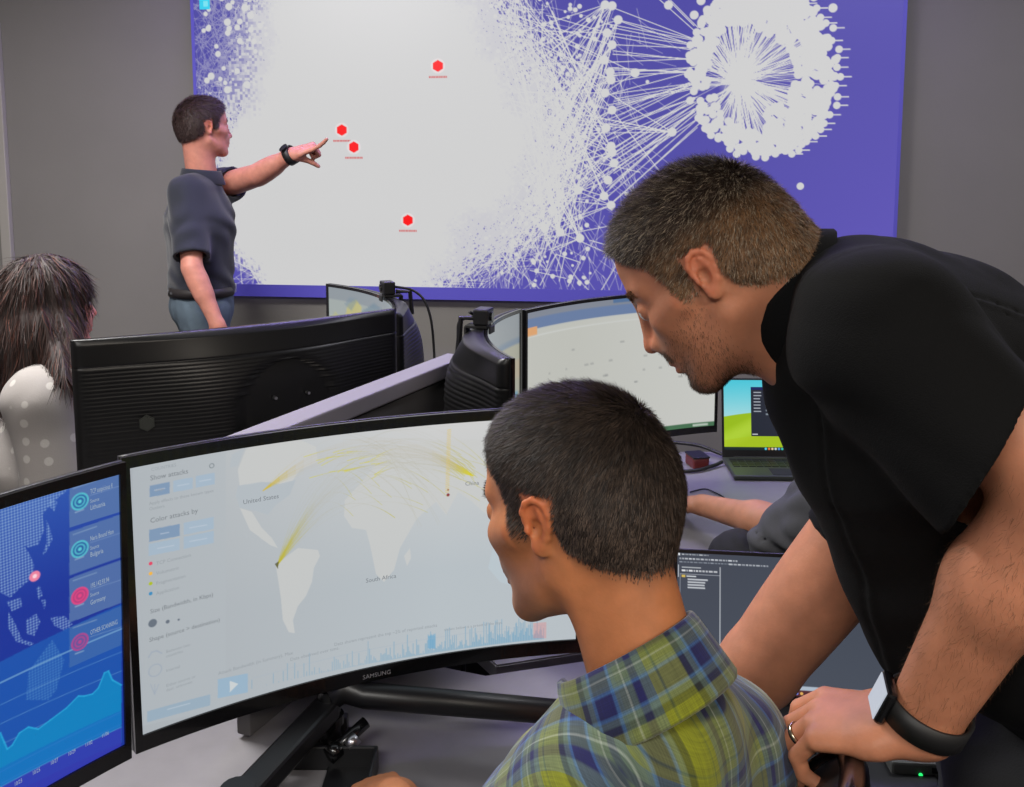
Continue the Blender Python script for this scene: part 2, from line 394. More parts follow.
# ================================================================== monitors
def project(P3, mw):         # world point -> photo pixel
    A = np.array(mw); Q = P3 @ A[:3, :3].T + A[:3, 3]; Q = Q-np.array((0, 0, CAMZ))
    c, s_ = math.cos(PITCH), math.sin(PITCH)
    f = Q[..., 1]*c-Q[..., 2]*s_; u = Q[..., 1]*s_+Q[..., 2]*c
    return np.stack([PCX+FPX*Q[..., 0]/f, PCY-FPX*u/f], -1)
def monitor(name, left, right, ztop, H, Rc, label, ras=None, thick=.07, stand='stand', bz=.009, bzb=.02, ribs=True, ewh=1.0, desk_z=.7, cat='monitor', group=None, bulge_w=.22, te=1.0, tilt=0, disc=(0, .57, .108), btop=None, rib=(.0014, .0098)):
    btop = btop or bz
    """left/right: ends of the panel as its user sees them; concave towards the user"""
    l, r = Vector((*left, 0)), Vector((*right, 0)); c = (l+r)/2; ch = (r-l).length; rz = math.atan2(r.y-l.y, r.x-l.x)
    amax = math.asin(ch/2/Rc); arc = 2*amax*Rc; sag = Rc*(1-math.cos(amax)); zb = ztop-H
    o = empty(name, (c.x, c.y, desk_z), rz, label, cat, group)
    z0 = zb-desk_z
    off = sag                                  # the middle lies behind the chord
    def P(a, d, z):                            # angle along the arc, depth behind the display surface, height above the panel's foot
        return np.stack([(Rc+d)*np.sin(a), (Rc+d)*np.cos(a)-Rc+off+z*math.sin(tilt), z0+z*math.cos(tilt)], -1)
    # casing
    nx = 64; nz = 240 if ribs else 24
    A, Z = np.meshgrid(np.linspace(-amax, amax, nx), np.linspace(0, H, nz)); s = A*Rc
    bul = np.exp(-np.abs(s/bulge_w)**3.2)*np.exp(-np.abs((Z-H*.45)/(H*.50))**4)
    edge = np.minimum(np.minimum(Z, H-Z)/.012, (arc/2-np.abs(s))/.012); edge = np.clip(edge, 0, 1)
    D = (.012+.014*np.sqrt(edge))*te+(thick-.026)*bul*edge**.5
    smooth_zone = (np.abs(s) < .01) | (Z > H*.87)
    if ribs:
        zc = H*disc[1]; r0 = disc[2]
        rr = np.hypot(s-disc[0], Z-zc)
        k = (rr > r0) & (Z < H*.86) & (Z > .02) & (np.abs(s) < arc/2-.012)
        D += k*rib[0]*np.abs(np.sin(PI*Z/rib[1]))
        D -= .003*np.exp(-((rr-r0)/.004)**2)+.010*(rr < r0-.005)
        D -= .0022*np.exp(-((Z-H*.865)/.0012)**2)
        D -= .003*np.exp(-((Z-(H*.20+.18*np.clip((.2-np.abs(s)), 0, .2)*0))/.0015)**2)*(rr > r0)
    Vb = P(A.ravel(), D.ravel(), Z.ravel()); Vf = P(A.ravel(), np.full(A.size, .002), Z.ravel())
    n1 = nx*nz; i = (np.arange(nz-1)[:, None]*nx+np.arange(nx-1)[None, :]).ravel()
    Fb = np.stack([i, i+nx, i+nx+1, i+1], 1); Ff = Fb[:, ::-1]+n1
    bd = np.concatenate([np.arange(nx), np.arange(1, nz)*nx+nx-1, (nz-1)*nx+np.arange(nx-2, -1, -1), np.arange(nz-2, 0, -1)*nx])
    b2 = np.roll(bd, -1); Fs = np.stack([bd, b2, b2+n1, bd+n1], 1)
    cs = np_mesh('casing', np.vstack([Vb, Vf]), np.vstack([Fb, Ff, Fs]), None, M['ribbed'] if ribs else M['black'], o, smooth=True)
    # bezel
    bm = bmesh.new()
    def strip(a0, a1, za, zb_, d0=-.004, d1=.004):
        n = 32; g = []
        for k in range(n+1):
            a = a0+(a1-a0)*k/n
            g.append([bm.verts.new(tuple(P(np.array(a), np.array(d), np.array(z)))) for d, z in ((d0, za), (d0, zb_), (d1, zb_), (d1, za))])
        for p, q in zip(g, g[1:]):
            for k in range(4): bm.faces.new((p[k], p[(k+1) % 4], q[(k+1) % 4], q[k]))
        bm.faces.new(g[0]); bm.faces.new(g[-1][::-1])
    da = bz/Rc
    strip(-amax, amax, 0, bzb); strip(-amax, amax, H-btop, H); strip(-amax, -amax+da, bzb, H-btop); strip(amax-da, amax, bzb, H-btop)
    obj('bezel', bm, M['gloss'], o)
    def place(u, v, d=-.0005):
        u = np.asarray(u, float); v = np.asarray(v, float)
        return P(-amax+da+u*(2*amax-2*da), np.full(u.shape, d), bzb+v*(H-btop-bzb))
    mw = Matrix.Translation(o.location) @ Matrix.Rotation(rz, 4, 'Z')
    gu, gv = np.meshgrid(np.linspace(0, 1, 161), np.linspace(0, 1, 101)); gw = project(place(gu, gv), mw)
    def T(px, py, wh=None):                    # photo pixel -> raster pixel of this display
        w_, h_ = wh or (ras_[0], ras_[1])
        k = np.argmin((gw[..., 0]-px)**2+(gw[..., 1]-py)**2); i, j = np.unravel_index(k, gw.shape[:2])
        i = min(max(i, 1), 99); j = min(max(j, 1), 159)
        Ju = (gw[i, j+1]-gw[i, j-1])*80; Jv = (gw[i+1, j]-gw[i-1, j])*50; dp = np.array((px, py))-gw[i, j]
        det = Ju[0]*Jv[1]-Ju[1]*Jv[0]; du = (dp[0]*Jv[1]-dp[1]*Jv[0])/det; dv = (Ju[0]*dp[1]-Ju[1]*dp[0])/det
        return ((gu[i, j]+du)*w_, (1-gv[i, j]-dv)*h_)
    ras_ = (24, 14)
    if ras is None: ras = Ras(24, 14, (30, 30, 34))
    else:
        ras_ = ras[:2]; R_ = Ras(ras[0], ras[1], ras[2]); ras[3](R_, T); ras = R_
    scr = raster_panel('screen', ras, place, M['display'], o, ewh)
    dims = (arc-2*bz, H-btop-bzb)
    def put(u, v): return tuple(place(u/dims[0], v/dims[1], -.0012))
    o['_'] = 0; del o['_']
    return dict(o=o, scr=scr, put=put, dims=dims, P=P, z0=z0, H=H, arc=arc, R=Rc, T=T, off=off)
def emblem(o, P, s, z, Rc, d, m=None):          # the small hexagonal badge on a monitor's back
    bm = bmesh.new(); a0 = s/Rc
    for rad, dd in ((.016, d), (.013, d+.0015)):
        ring = [(rad*math.cos(k*PI/3+PI/6), rad*1.05*math.sin(k*PI/3+PI/6)) for k in range(6)]
        a = [bm.verts.new(tuple(P(np.array(a0+x/Rc), np.array(dd-.004), np.array(z+y)))) for x, y in ring]
        b = [bm.verts.new(tuple(P(np.array(a0+x/Rc), np.array(dd), np.array(z+y)))) for x, y in ring]
        bm.faces.new(b)
        for k in range(6): bm.faces.new((a[k], a[(k+1) % 6], b[(k+1) % 6], b[k]))
    return obj('emblem', bm, m or M['emblem'], o)
def stand(o, P, z0, H, thick, kind='column'):
    bm = bmesh.new()
    y = thick+.02
    tube(bm, [(0, y+.035+.05, .012), (0, y+.035+.05, z0+H*.45)], .022, 16)
    tube(bm, [(0, y+.09, z0+H*.42), (0, y-.02, z0+H*.42)], .03, 16)
    obj('stand_column', bm, M['black'], o)
    bm = bmesh.new(); box(bm, (0, y+.04, .008), (.26, .20, .016), bevel=.005); obj('stand_foot', bm, M['black'], o)
def webcam(loc, rz, label, sc=1.0, group='webcams clipped on the monitors'):
    o = empty('webcam', loc, rz, label, 'webcam', group)
    bm = bmesh.new(); box(bm, (0, 0, .026), (.052, .034, .036), bevel=.004); obj('body', bm, M['black'], o)
    bm = bmesh.new(); tube(bm, [(0, -.017, .026), (0, -.022, .026)], .010, 16); obj('lens', bm, M['gloss'], o)
    bm = bmesh.new(); box(bm, (0, .012, .004), (.04, .05, .008), bevel=.002)
    box(bm, (0, .038, -.016), (.03, .006, .04), bevel=.002); box(bm, (0, -.019, -.003), (.036, .004, .016), bevel=.001)
    obj('clip', bm, M['matte'], o)
    return o
# ------------------------------------------------------------------ what the displays show
DZ = .66
def draw_map(R, T):
    P = lambda L_: [T(x, y) for x, y in L_]
    gy, gx = np.mgrid[0:R.h, 0:R.w]/np.array([R.h, R.w])[:, None, None]
    t = np.clip(gx*1.5, 0, 1)[..., None]; v = np.clip(1-gy*1.6, 0, 1)[..., None]*t
    R.a[:] = np.array((170, 176, 181))*(1-t)+np.array((183, 191, 196))*t
    R.a = R.a*(1-v)+np.array((205, 205, 204))*v
    land = (200, 201, 199); al = .8
    R.poly(P([(246, 450), (262, 440), (300, 440), (316, 447), (318, 462), (300, 470), (292, 482), (281, 486), (270, 482), (240, 487), (238, 470)]), land, al)
    R.poly(P([(240, 508), (252, 512), (262, 528), (272, 538), (278, 548), (270, 545), (250, 530)]), land, al)
    R.poly(P([(238, 486), (262, 482), (280, 484), (296, 480), (290, 495), (276, 505), (268, 515), (256, 511), (240, 508), (236, 496)]), (178, 186, 192), .9)
    R.poly(P([(282, 560), (298, 548), (318, 550), (320, 556), (314, 568), (312, 582), (306, 596), (298, 606), (293, 620), (295, 633), (289, 632), (283, 620), (281, 598), (278, 578), (276, 566)]), land, al)
    R.poly(P([(345, 500), (362, 482), (372, 470), (378, 455), (400, 446), (440, 440), (480, 440), (520, 450), (540, 480), (520, 505), (492, 520), (470, 500), (458, 492), (446, 515), (436, 502), (424, 512), (416, 520), (400, 548), (394, 570), (384, 582), (376, 574), (370, 545), (366, 530), (352, 528), (344, 516)]), land, al)
    R.poly(P([(492, 550), (515, 545), (545, 552), (545, 580), (520, 588), (500, 582), (488, 568)]), (186, 198, 205), .8)
    R.poly(P([(404, 556), (410, 548), (411, 558), (407, 566)]), land, .8)
    R.poly(P([(232, 455), (245, 448), (238, 466), (230, 468)]), (178, 186, 192), .7)
    # flight-like arcs
    def arc(a, b, hgt, c0, c1, al0, al1, wd=.8):
        n = 26; Q = []
        for k in range(n+1):
            t = k/n; Q.append(T(a[0]+(b[0]-a[0])*t, a[1]+(b[1]-a[1])*t-hgt*4*t*(1-t)))
        for k in range(n):
            t = (k+.5)/n; e = min(t, 1-t)*2; e = min(1, e*2.4)
            R.line(*Q[k], *Q[k+1], wd, [c0[i]*(1-e)+c1[i]*e for i in range(3)], al0*(1-e)+al1*e)
    ye, tan = (190, 180, 50), (176, 172, 150)
    for i in range(26):
        arc((277, 566), (470+random.gauss(0, 14), 474+random.gauss(0, 12)), 62+random.gauss(0, 13), ye, tan, .55, .12)
    for i in range(26):
        arc((263, 491), (473, 476), 38+random.gauss(0, 7), (205, 180, 60), (190, 178, 158), .45, .12)
    for i in range(16):
        arc((277, 566), (random.uniform(350, 430), random.uniform(480, 520)), random.uniform(30, 50), ye, tan, .5, .14)
    for i in range(26):
        arc((473, 476), (random.uniform(300, 380), random.uniform(450, 480)), random.uniform(6, 26), (218, 208, 40), tan, .7, .11, 1)
    for i in range(14):
        arc((random.uniform(330, 380), random.uniform(430, 470)), (random.uniform(410, 450), random.uniform(470, 530)), random.uniform(8, 26), tan, tan, .2, .22)
    for y in range(430, 494, 2):
        x = 449-(y-430)*.03; R.line(*T(x-1.6, y+.6), *T(x+1.6, y-.2), 1.2, (222, 190, 90), .75)
    R.disc(*T(448, 495), 2.6, (140, 60, 60)); R.disc(*T(448, 490), 1.6, (170, 120, 60))
    R.poly(P([(275, 564), (278, 569), (279, 561)]), (70, 70, 40), .7)
    # side bar
    R.poly(P([(133, 466), (226, 448), (226, 708), (133, 728)]), (176, 183, 188), .55)
    def btn(x0, y0, x1, y1, h, c): R.poly(P([(x0, y0), (x1, y1), (x1, y1+h), (x0, y0+h)]), c)
    dk, lt = (128, 152, 180), (164, 182, 198)
    btn(150, 486, 170, 482, 11.5, dk); btn(173.5, 481, 193, 477.5, 11.5, lt); btn(196, 476.5, 215, 473, 11.5, lt)
    btn(149.5, 530, 180, 524, 12, dk); btn(184, 523, 214, 517, 12, lt); btn(149, 544, 180, 538, 12, lt); btn(184, 537, 214, 531, 12, lt)
    for x0, y0, x1, y1 in ((155, 490.5, 165, 488.5), (178, 486, 189, 484), (200, 481.5, 211, 479.5), (161, 534, 169, 532.5), (190, 528, 207, 525), (158, 548.5, 174, 545.5), (190, 541.5, 207, 538.5)):
        R.line(*T(x0, y0), *T(x1, y1), 1.6, (190, 200, 212), .6)
    for y, c in ((563.5, (226, 70, 100)), (573.5, (240, 180, 70)), (583.5, (176, 190, 30)), (593.5, (60, 140, 190))):
        R.disc(*T(151, y), 2.6, c)
    R.disc(*T(153, 623), 6, (104, 114, 126)); R.disc(*T(168, 621.5), 2.8, (104, 114, 126)); R.disc(*T(179, 619.5), 1.6, (104, 114, 126))
    R.pline([T(149, 657), T(152, 652), T(157, 650.5), T(162, 653)], 2, (160, 170, 182)); R.disc(*T(155.5, 670), 9, (160, 170, 182), 1, 1.6)
    for k in range(3): R.line(*T(151+k*4, 684+abs(k-1)*0), *T(155, 694), 1.2, (160, 170, 182))
    btn(147.5, 711, 210.5, 694, 11, (152, 172, 188)); R.line(*T(168, 709), *T(190, 703), 1.4, (178, 192, 204))
    R.disc(*T(212, 466), 3.2, (110, 120, 126), .9, 1)
    # time line with its play button and many thin bars
    btn(218, 679, 248, 673, 19, (152, 178, 198)); R.poly(P([(230, 680.5), (238.5, 683.5), (230, 692)]), (200, 206, 208))
    for i in range(230):
        x = 252+((i/230)**.55)*292; yb = 690-.1*(x-252)-(.07*(545-252))*(1-((545-x)/293)**2)-2
        k = (x-252)/293; hh = random.random()**(3.0-2.3*k)*(24 if random.random() < .15+.5*k else 13)
        R.line(*T(x, yb), *T(x, yb-hh), 1.0, (96, 154, 190), .65 if k > .4 else .5)
    for i in range(30): R.line(*T(428+i*.25, 648), *T(428+i*.25, 633+random.random()*4), 1, (110, 165, 200), .5)
    R.line(*T(253, 678), *T(545, 625), .8, (160, 175, 190), .5)
    R.poly(P([(533, 623), (546, 622), (546, 638), (533, 638)]), (226, 130, 130), .35)

def draw_dash(R, T):
    P = lambda L_: [T(x, y) for x, y in L_]
    gy, gx = np.mgrid[0:R.h, 0:R.w]/np.array([R.h, R.w])[:, None, None]
    R.a[:] = (26, 52, 150)
    t = np.clip(.35-gy, 0, .35)[..., None]*1.6; R.a = R.a*(1-t)+np.array((60, 110, 190))*t
    dotc = (140, 170, 210)
    R.poly(P([(-90, 530), (0, 506), (58, 487), (68, 490), (52, 503), (42, 515), (44, 530), (38, 545), (28, 548), (24, 546), (30, 556), (34, 566), (32, 578), (20, 588), (10, 598), (-6, 590), (-10, 610), (-90, 600)]), dotc, .9, 3)
    for Q in ([(50, 500), (57, 502), (54, 512), (48, 506)], [(46, 520), (50, 530), (52, 540), (46, 552), (42, 556), (46, 544)], [(8, 612), (14, 622), (22, 640), (34, 643), (30, 646), (16, 642), (8, 628)], [(26, 620), (36, 614), (40, 622), (34, 636), (26, 634)], [(6, 602), (20, 598), (22, 606), (12, 612)], [(50, 618), (64, 616), (72, 624), (66, 632), (54, 626)], [(36, 588), (40, 586), (42, 596), (38, 600)], [(41, 600), (46, 600), (44, 610)]):
        R.poly(P(Q), dotc, .9, 3)
    # cards
    cy_ = [(469, 483, 512, 538-0), (0,)]
    for yL, yR, hL, hR in ((485, 469, 43, 43), (532.5, 514.5, 43.5, 43), (579, 560, 44, 43)):
        R.poly(P([(69, yL), (121, yR), (121, yR+hR), (69, yL+hL)]), (88, 118, 168), .85)
    # lower half: translucent chart
    R.poly(P([(-60, 674), (0, 662), (121, 604), (121, 757), (-60, 860)]), (26, 84, 172), .92)
    R.poly(P([(26, 700), (28, 672), (52, 640), (64, 660), (56, 690), (48, 700)]), (70, 125, 190), .9, 3)
    R.poly(P([(69, 628), (121, 606), (121, 645), (69, 668)]), (74, 112, 168), .6)
    for y0, y1 in ((683, 629), (705, 652), (724, 671), (745, 690)):
        R.line(*T(0, y0), *T(121, y1), 1.8 if y0 == 683 else 1, (120, 165, 205), .75 if y0 == 683 else .45)
    base = [(-60, 742), (0, 733), (4, 742), (7, 749), (12, 745), (19, 733), (28, 727), (38, 729), (50, 720), (66, 708), (78, 696), (84, 696), (92, 694), (98, 688), (104, 673), (108, 671), (112, 680), (121, 685)]
    R.poly(P(base+[(121, 742), (0, 800), (-60, 830)]), (10, 130, 190), .95)
    R.poly(P([(121, 710), (0, 768), (-60, 795), (-60, 830), (0, 800), (121, 742)]), (20, 96, 185), .45)
    R.pline([T(*q) for q in base], 1.6, (40, 165, 215), .8)
    for y0, y1 in ((772, 712), (784, 724)): R.line(*T(0, y0), *T(121, y1), 1, (60, 120, 200), .5)
    R.poly(P([(121, 727), (0, 787), (-60, 815), (-60, 860), (0, 815), (121, 757)]), (52, 52, 170), .85)
    R.line(*T(0, 787), *T(121, 727), 1.2, (80, 140, 200), .7)
    for x, y, c, c2 in ((79.5, 502, (90, 200, 210), (40, 100, 160)), (79.5, 549.5, (90, 200, 210), (40, 100, 160)), (79.5, 596, (226, 70, 130), (190, 60, 120)), (79.5, 642, (180, 70, 140), (110, 80, 150))):
        a, b = T(x, y); R.disc(a, b, 9, c2, .9); R.disc(a, b, 8.5, c, .85, 2.0); R.disc(a, b, 5, c, .8, 1.6); R.disc(a, b, 2, c)
    R.disc(*T(34.5, 576.5), 5.5, (236, 130, 160)); R.disc(*T(34.5, 576.5), 2.2, (250, 210, 220))
    for y in (493, 540, 587, 634): R.line(*T(90, y+3), *T(121, y-7), .8, (130, 155, 195), .6)
    for y in (510, 557, 604, 651): R.line(*T(75, y+3), *T(83, y), 1.6, (150, 175, 200), .6)
    for y in (489, 535, 581, 628): R.line(*T(73, y), *T(96, y-8), 1.5, (130, 156, 190), .6)

def draw_pale(R, T):          # monitor C
    gy, gx = np.mgrid[0:R.h, 0:R.w]/np.array([R.h, R.w])[:, None, None]
    R.a[:] = (188, 189, 182)
    R.a += np.clip(gx-.3, 0, 1)[..., None]*np.array((14, 14, 18))
    R.rect(0, 0, R.w, R.h*.115, (104, 124, 160)); R.rect(0, 0, R.w, R.h*.045, (128, 134, 146)); R.rect(R.w*.5, 0, R.w, R.h*.03, (84, 112, 150))
    R.rect(0, R.h*.10, R.w*.07, R.h*.155, (216, 160, 110))
    R.rect(0, R.h*.155, R.w*.98, R.h*.165, (198, 200, 196))
    for i in range(26): x = random.uniform(.1, .9)*R.w; y = random.choice((.3, .42, .52, .60))*R.h; R.rect(x, y, x+random.uniform(2, 6), y+2, (150, 152, 150), .6)
    R.rect(0, R.h*.965, R.w, R.h, (70, 110, 80)); R.rect(R.w*.9, R.h*.975, R.w*.97, R.h*.99, (190, 200, 190))
def draw_side(R, T):          # monitor B, seen along its face
    R.a[:] = (160, 160, 146)
    R.rect(0, 0, R.w, R.h*.16, (140, 146, 150)); R.rect(0, R.h*.16, R.w, R.h*.20, (120, 134, 150))
    R.rect(R.w*.5, R.h*.3, R.w, R.h*.42, (170, 160, 140)); R.rect(R.w*.55, R.h*.50, R.w*.98, R.h*.54, (110, 150, 170)); R.rect(R.w*.6, R.h*.6, R.w, R.h*.72, (150, 150, 140))
    R.rect(0, R.h*.94, R.w, R.h, (70, 76, 84))
def draw_far(R, T):           # monitor E
    R.a[:] = (160, 168, 166)
    R.rect(0, 0, R.w, R.h*.10, (142, 150, 156))
    P = lambda L_: [T(x, y) for x, y in L_]
    R.poly(P([(345, 320), (348, 306), (356, 300), (362, 308), (360, 325)]), (196, 186, 110), .7)
    R.poly(P([(330, 320), (336, 312), (342, 320)]), (180, 180, 120), .6)
    R.poly(P([(362, 312), (374, 304), (384, 312), (384, 330), (362, 330)]), (112, 134, 150), .7)
    R.poly(P([(345, 305), (350, 298), (358, 300), (352, 312)]), (120, 140, 155), .5)
    R.rect(0, R.h*.94, R.w, R.h, (60, 70, 90))
M['type_dark'] = mat('display_type_dark', L(0, 0, 0), .6, emit=L(118, 124, 130))
M['type_faint'] = mat('display_type_faint', L(0, 0, 0), .6, emit=L(148, 155, 161))
M['type_light'] = mat('display_type_light', L(0, 0, 0), .6, emit=L(158, 174, 188))
M['logo'] = mat('printed_logo', L(150, 150, 156), .4)
M['off'] = M['display']

# F: the big one in front
F = monitor('curved_monitor', (-.545, 1.285), (.122, 1.580), 1.208, .440, 1.2, 'large curved black monitor with a pale world map, in front of the man in plaid',
            (700, 400, (200, 204, 206), draw_map), thick=.06, bzb=.024, ribs=True, desk_z=DZ, group=None, bz=.011, btop=.017)
def labels(Mo, name, items, m, xs=1.0, k=.82):
    for s, px, py, size, al in items:
        it = []
        rx, ry = Mo['T'](px, py); w_, h_ = Mo['rw']
        it.append((s, rx/w_*Mo['dims'][0], (1-ry/h_)*Mo['dims'][1], size, al)); u0 = it[0][1]; text_part(name, [(s, 0, it[0][2], size*k, al)], m, Mo['scr'], lambda x, y: Mo['put'](u0+x*xs, y))
F['rw'] = (700, 400)
labels(F, 'map_label', [('United States', 261, 501, .0125, 'CENTER'), ('South Africa', 381, 580, .0125, 'CENTER'), ('China', 472, 485, .0125, 'CENTER'),
    ('Show attacks', 150, 480.5, .0125, 'LEFT'), ('Color attacks by', 150, 523, .0125, 'LEFT'), ('Size (Bandwidth, in Kbps)', 150, 613.5, .011, 'LEFT'), ('Shape (source > destination)', 149, 642, .011, 'LEFT')], M['type_dark'])
labels(F, 'small_print', [('COUNTRIES', 151, 471, .008, 'LEFT'), ('Large', 155, 491.5, .007, 'LEFT'), ('Apply effects to these known types', 149, 505, .008, 'LEFT'), ('Outliers', 149, 510.5, .008, 'LEFT'),
    ('TCP Connection', 156, 565, .009, 'LEFT'), ('Volumetric', 156, 575, .009, 'LEFT'), ('Fragmentation', 156, 585, .009, 'LEFT'), ('Application', 156, 595, .009, 'LEFT'),
    ('Between two', 166, 653, .008, 'LEFT'), ('countries', 166, 657.5, .008, 'LEFT'), ('Internal', 166, 672, .008, 'LEFT'), ('Either source or', 166, 687, .008, 'LEFT'), ('dest. unknown', 166, 691.5, .008, 'LEFT'),
    ('Attack Bandwidth (in Summary), Max', 218, 675, .0095, 'LEFT'), ('Data observed over time.', 290, 661, .0095, 'LEFT'), ('Data shown represent the top ~2% of reported attacks', 334, 646, .0095, 'LEFT'), ('shown below is a preset of the days', 444, 631, .0085, 'LEFT')], M['type_faint'])
def logo(Mo, s, u):
    return text_part('maker_logo', [(s, u, -.019, .0105, 'CENTER')], M['logo'], Mo['o'], lambda x, y: tuple(Mo['P'](np.array(-Mo['arc']/2/Mo['R']+(x+.009)/Mo['R']), np.array(-.0052), np.array(y+.024+.002))))
logo(F, 'SAMSUNG', F['dims'][0]/2+.012)
# G: at the left edge
G = monitor('curved_monitor', (-.788, .555), (-.537, 1.25), 1.215, .43, 1.2, 'curved black monitor at the left edge with a blue threat dashboard and area chart',
            (560, 320, (26, 52, 150), draw_dash), thick=.06, bzb=.024, ribs=False, desk_z=DZ, tilt=-.035, btop=.015)
G['rw'] = (560, 320)
labels(G, 'card_label', [('TCP suspicious fl', 90, 494, .0095, 'LEFT'), ('Neris Bound Ham', 90, 541, .0095, 'LEFT'), ('195.142.93.94', 90, 588.5, .0100, 'LEFT'), ('OTHER SCANNING', 90, 635, .0095, 'LEFT')], M['type_light'], .48, 1)
labels(G, 'date_label', [(s, x, y, .0085, 'CENTER') for s, x, y in (('10/23', 18, 784), ('10/25', 36, 773), ('10/27', 54, 763), ('10/29', 71.5, 754), ('11/02', 88.5, 745), ('11/06', 105, 736))] +
    [('Lithuania', 90, 510, .0105, 'LEFT'), ('Bulgaria', 90, 557, .0105, 'LEFT'), ('Germany', 90, 605, .0105, 'LEFT'), ('Source', 90, 503, .008, 'LEFT'), ('Source', 90, 550, .008, 'LEFT'), ('Source', 90, 597, .008, 'LEFT')], M['type_light'], .62, .9)
G['o']['group'] = 'x'; del G['o']['group']
# A: back towards us
A = monitor('curved_monitor', (-.284, 2.275), (-.863, 1.83), 1.278, .42, 1.8, 'large curved monitor seen from behind, ribbed black back beside the woman in white', None, thick=.065, ribs=True, desk_z=DZ, te=.5, disc=(-.050, .55, .118), rib=(.0008, .0080))
emblem(A['o'], A['P'], .239, .245, A['R'], .034)
for sx, sz in ((-.04, .035), (.035, .035), (-.04, -.04), (.035, -.04)):
    sx = (sx-.050)/A['R']; p = A['P'](np.array(sx), np.array(.045), np.array(A['H']*.55+sz)); q = A['P'](np.array(sx), np.array(.0575), np.array(A['H']*.55+sz))
    bm = bmesh.new(); tube(bm, [tuple(p), tuple(q)], .0035, 8); obj('screw', bm, M['steel'], A['o'])
stand(A['o'], A['P'], A['z0'], A['H'], .07)
# B + C: the pair in the middle
B = monitor('curved_monitor', (.002, 1.715), (.022, 2.36), 1.264, .42, .80, 'curved monitor seen edge-on from behind, webcam on its top, beside the pale one', (120, 70, (160, 160, 146), draw_side), thick=.10, ribs=True, desk_z=DZ, bulge_w=.20)
C = monitor('curved_monitor', (.032, 2.37), (.62, 2.81), 1.259, .435, 1.0, 'curved monitor with a blank pale page, behind the head of the leaning man', (240, 140, (190, 190, 182), draw_pale), thick=.07, ribs=True, desk_z=DZ)
E = monitor('curved_monitor', (-.575, 2.93), (-.295, 2.30), 1.262, .42, .85, 'farthest curved monitor, turned aside with violet lit back, under the left webcam', (120, 70, (160, 168, 166), draw_far), thick=.10, ribs=True, desk_z=DZ)
for Mo, t in ((B, .10), (C, .07), (E, .10)): stand(Mo['o'], Mo['P'], Mo['z0'], Mo['H'], t)

# ------------------------------------------------------------------ webcams and their cables
def wcam(Mo, frac, zoff, rz, label):
    a = frac*Mo['arc']/2/Mo['R']; p = Vector(Mo['P'](np.array(a), np.array(.008), np.array(Mo['H']+zoff)))
    w = Mo['o'].matrix_basis @ p
    return webcam(w, rz, label), w
wcB, pB = wcam(B, .07, .0, math.radians(75), 'small black webcam on top of the edge-on middle monitor')
wcE, pE = wcam(E, .12, .0, math.radians(-70), 'small black webcam on top of the farthest monitor, cable hanging behind it')
def cable(name, pts, r, label, group=None, n=10, m=None):
    bm = bmesh.new(); tube(bm, curve_pts(pts, n), r, 8); return tag(obj(name, bm, m or M['cable'], smooth=True), label, 'cable', group)
YE = pE.y
cable('cable', [pE+Vector((.02, -.01, .03)), W(412, 290, YE), W(424, 300, YE), W(431, 320, YE), W(434, 350, YE), W(435, 380, YE-.02), W(434, 420, YE-.03), WZ(434, 470, DZ+.01)], .0035, 'black cable looping from the left webcam down behind the divider')
cable('cable', [pB+Vector((-.03, 0, .035)), W(474, 316, pB.y+.02), W(460, 321, pB.y+.02), W(458, 335, pB.y+.02), W(459, 352, pB.y+.02), W(461, 380, pB.y+.05), W(464, 430, pB.y+.07), WZ(464, 520, DZ+.008)], .0035, 'black cable looping from the right webcam behind the edge-on monitor')
def bracket(name, pts, label):
    bm = bmesh.new(); tube(bm, pts, .0065, 8); return tag(obj(name, bm, M['black']), label, 'bracket')
# thin black angle brackets that the webcams' wires run along
for Mo, P_, lab in ((E, [(396, 291), (410, 291.5), (412, 314)], 'thin black angle bracket behind the left webcam'), (B, [(486, 318), (461, 318), (458, 352)], 'thin black angle bracket behind the right webcam')):
    y = (pE if Mo is E else pB).y
    br = bracket('cable_bracket', [W(px, py, y+.01) for px, py in P_], lab)

# ------------------------------------------------------------------ desks and divider
def slab(name, poly, z, th, label, legs, m=None):
    o = empty(name, (poly[0][0], poly[0][1], 0), 0, label, 'desk')
    ox, oy = poly[0]
    bm = bmesh.new(); top = [bm.verts.new((x-ox, y-oy, z)) for x, y in poly]; bot = [bm.verts.new((x-ox, y-oy, z-th)) for x, y in poly]
    bm.faces.new(top); bm.faces.new(bot[::-1]); n = len(poly)
    for k in range(n): bm.faces.new((top[k], bot[k], bot[(k+1) % n], top[(k+1) % n]))
    bmesh.ops.bevel(bm, geom=[e for e in bm.edges if abs(e.verts[0].co.z-z) < 1e-5 and abs(e.verts[1].co.z-z) < 1e-5], offset=.003, segments=2, affect='EDGES')
    obj('desktop', bm, m or M['desk'], o)
    for x, y in legs:
        bm = bmesh.new(); box(bm, (x-ox, y-oy, (z-th)/2+.01), (.06, .06, z-th-.02), bevel=.004); box(bm, (x-ox, y-oy, .01), (.09, .09, .02), bevel=.003); obj('leg', bm, M['dark_metal'], o)
    return o
slab('desk', [(-1.02, .35), (-.46, .35), (-.44, 1.12), (.95, 1.22), (.95, 1.80), (.32, 1.80), (-.05, 1.69), (-.33, 1.80), (-.62, 1.84), (-1.02, 1.56)], DZ, .03,
     'grey laminate desk in front of the man in plaid, under the map monitor', [(-.95, .42), (-.52, .42), (.85, 1.28), (.85, 1.74), (-.95, 1.44)])
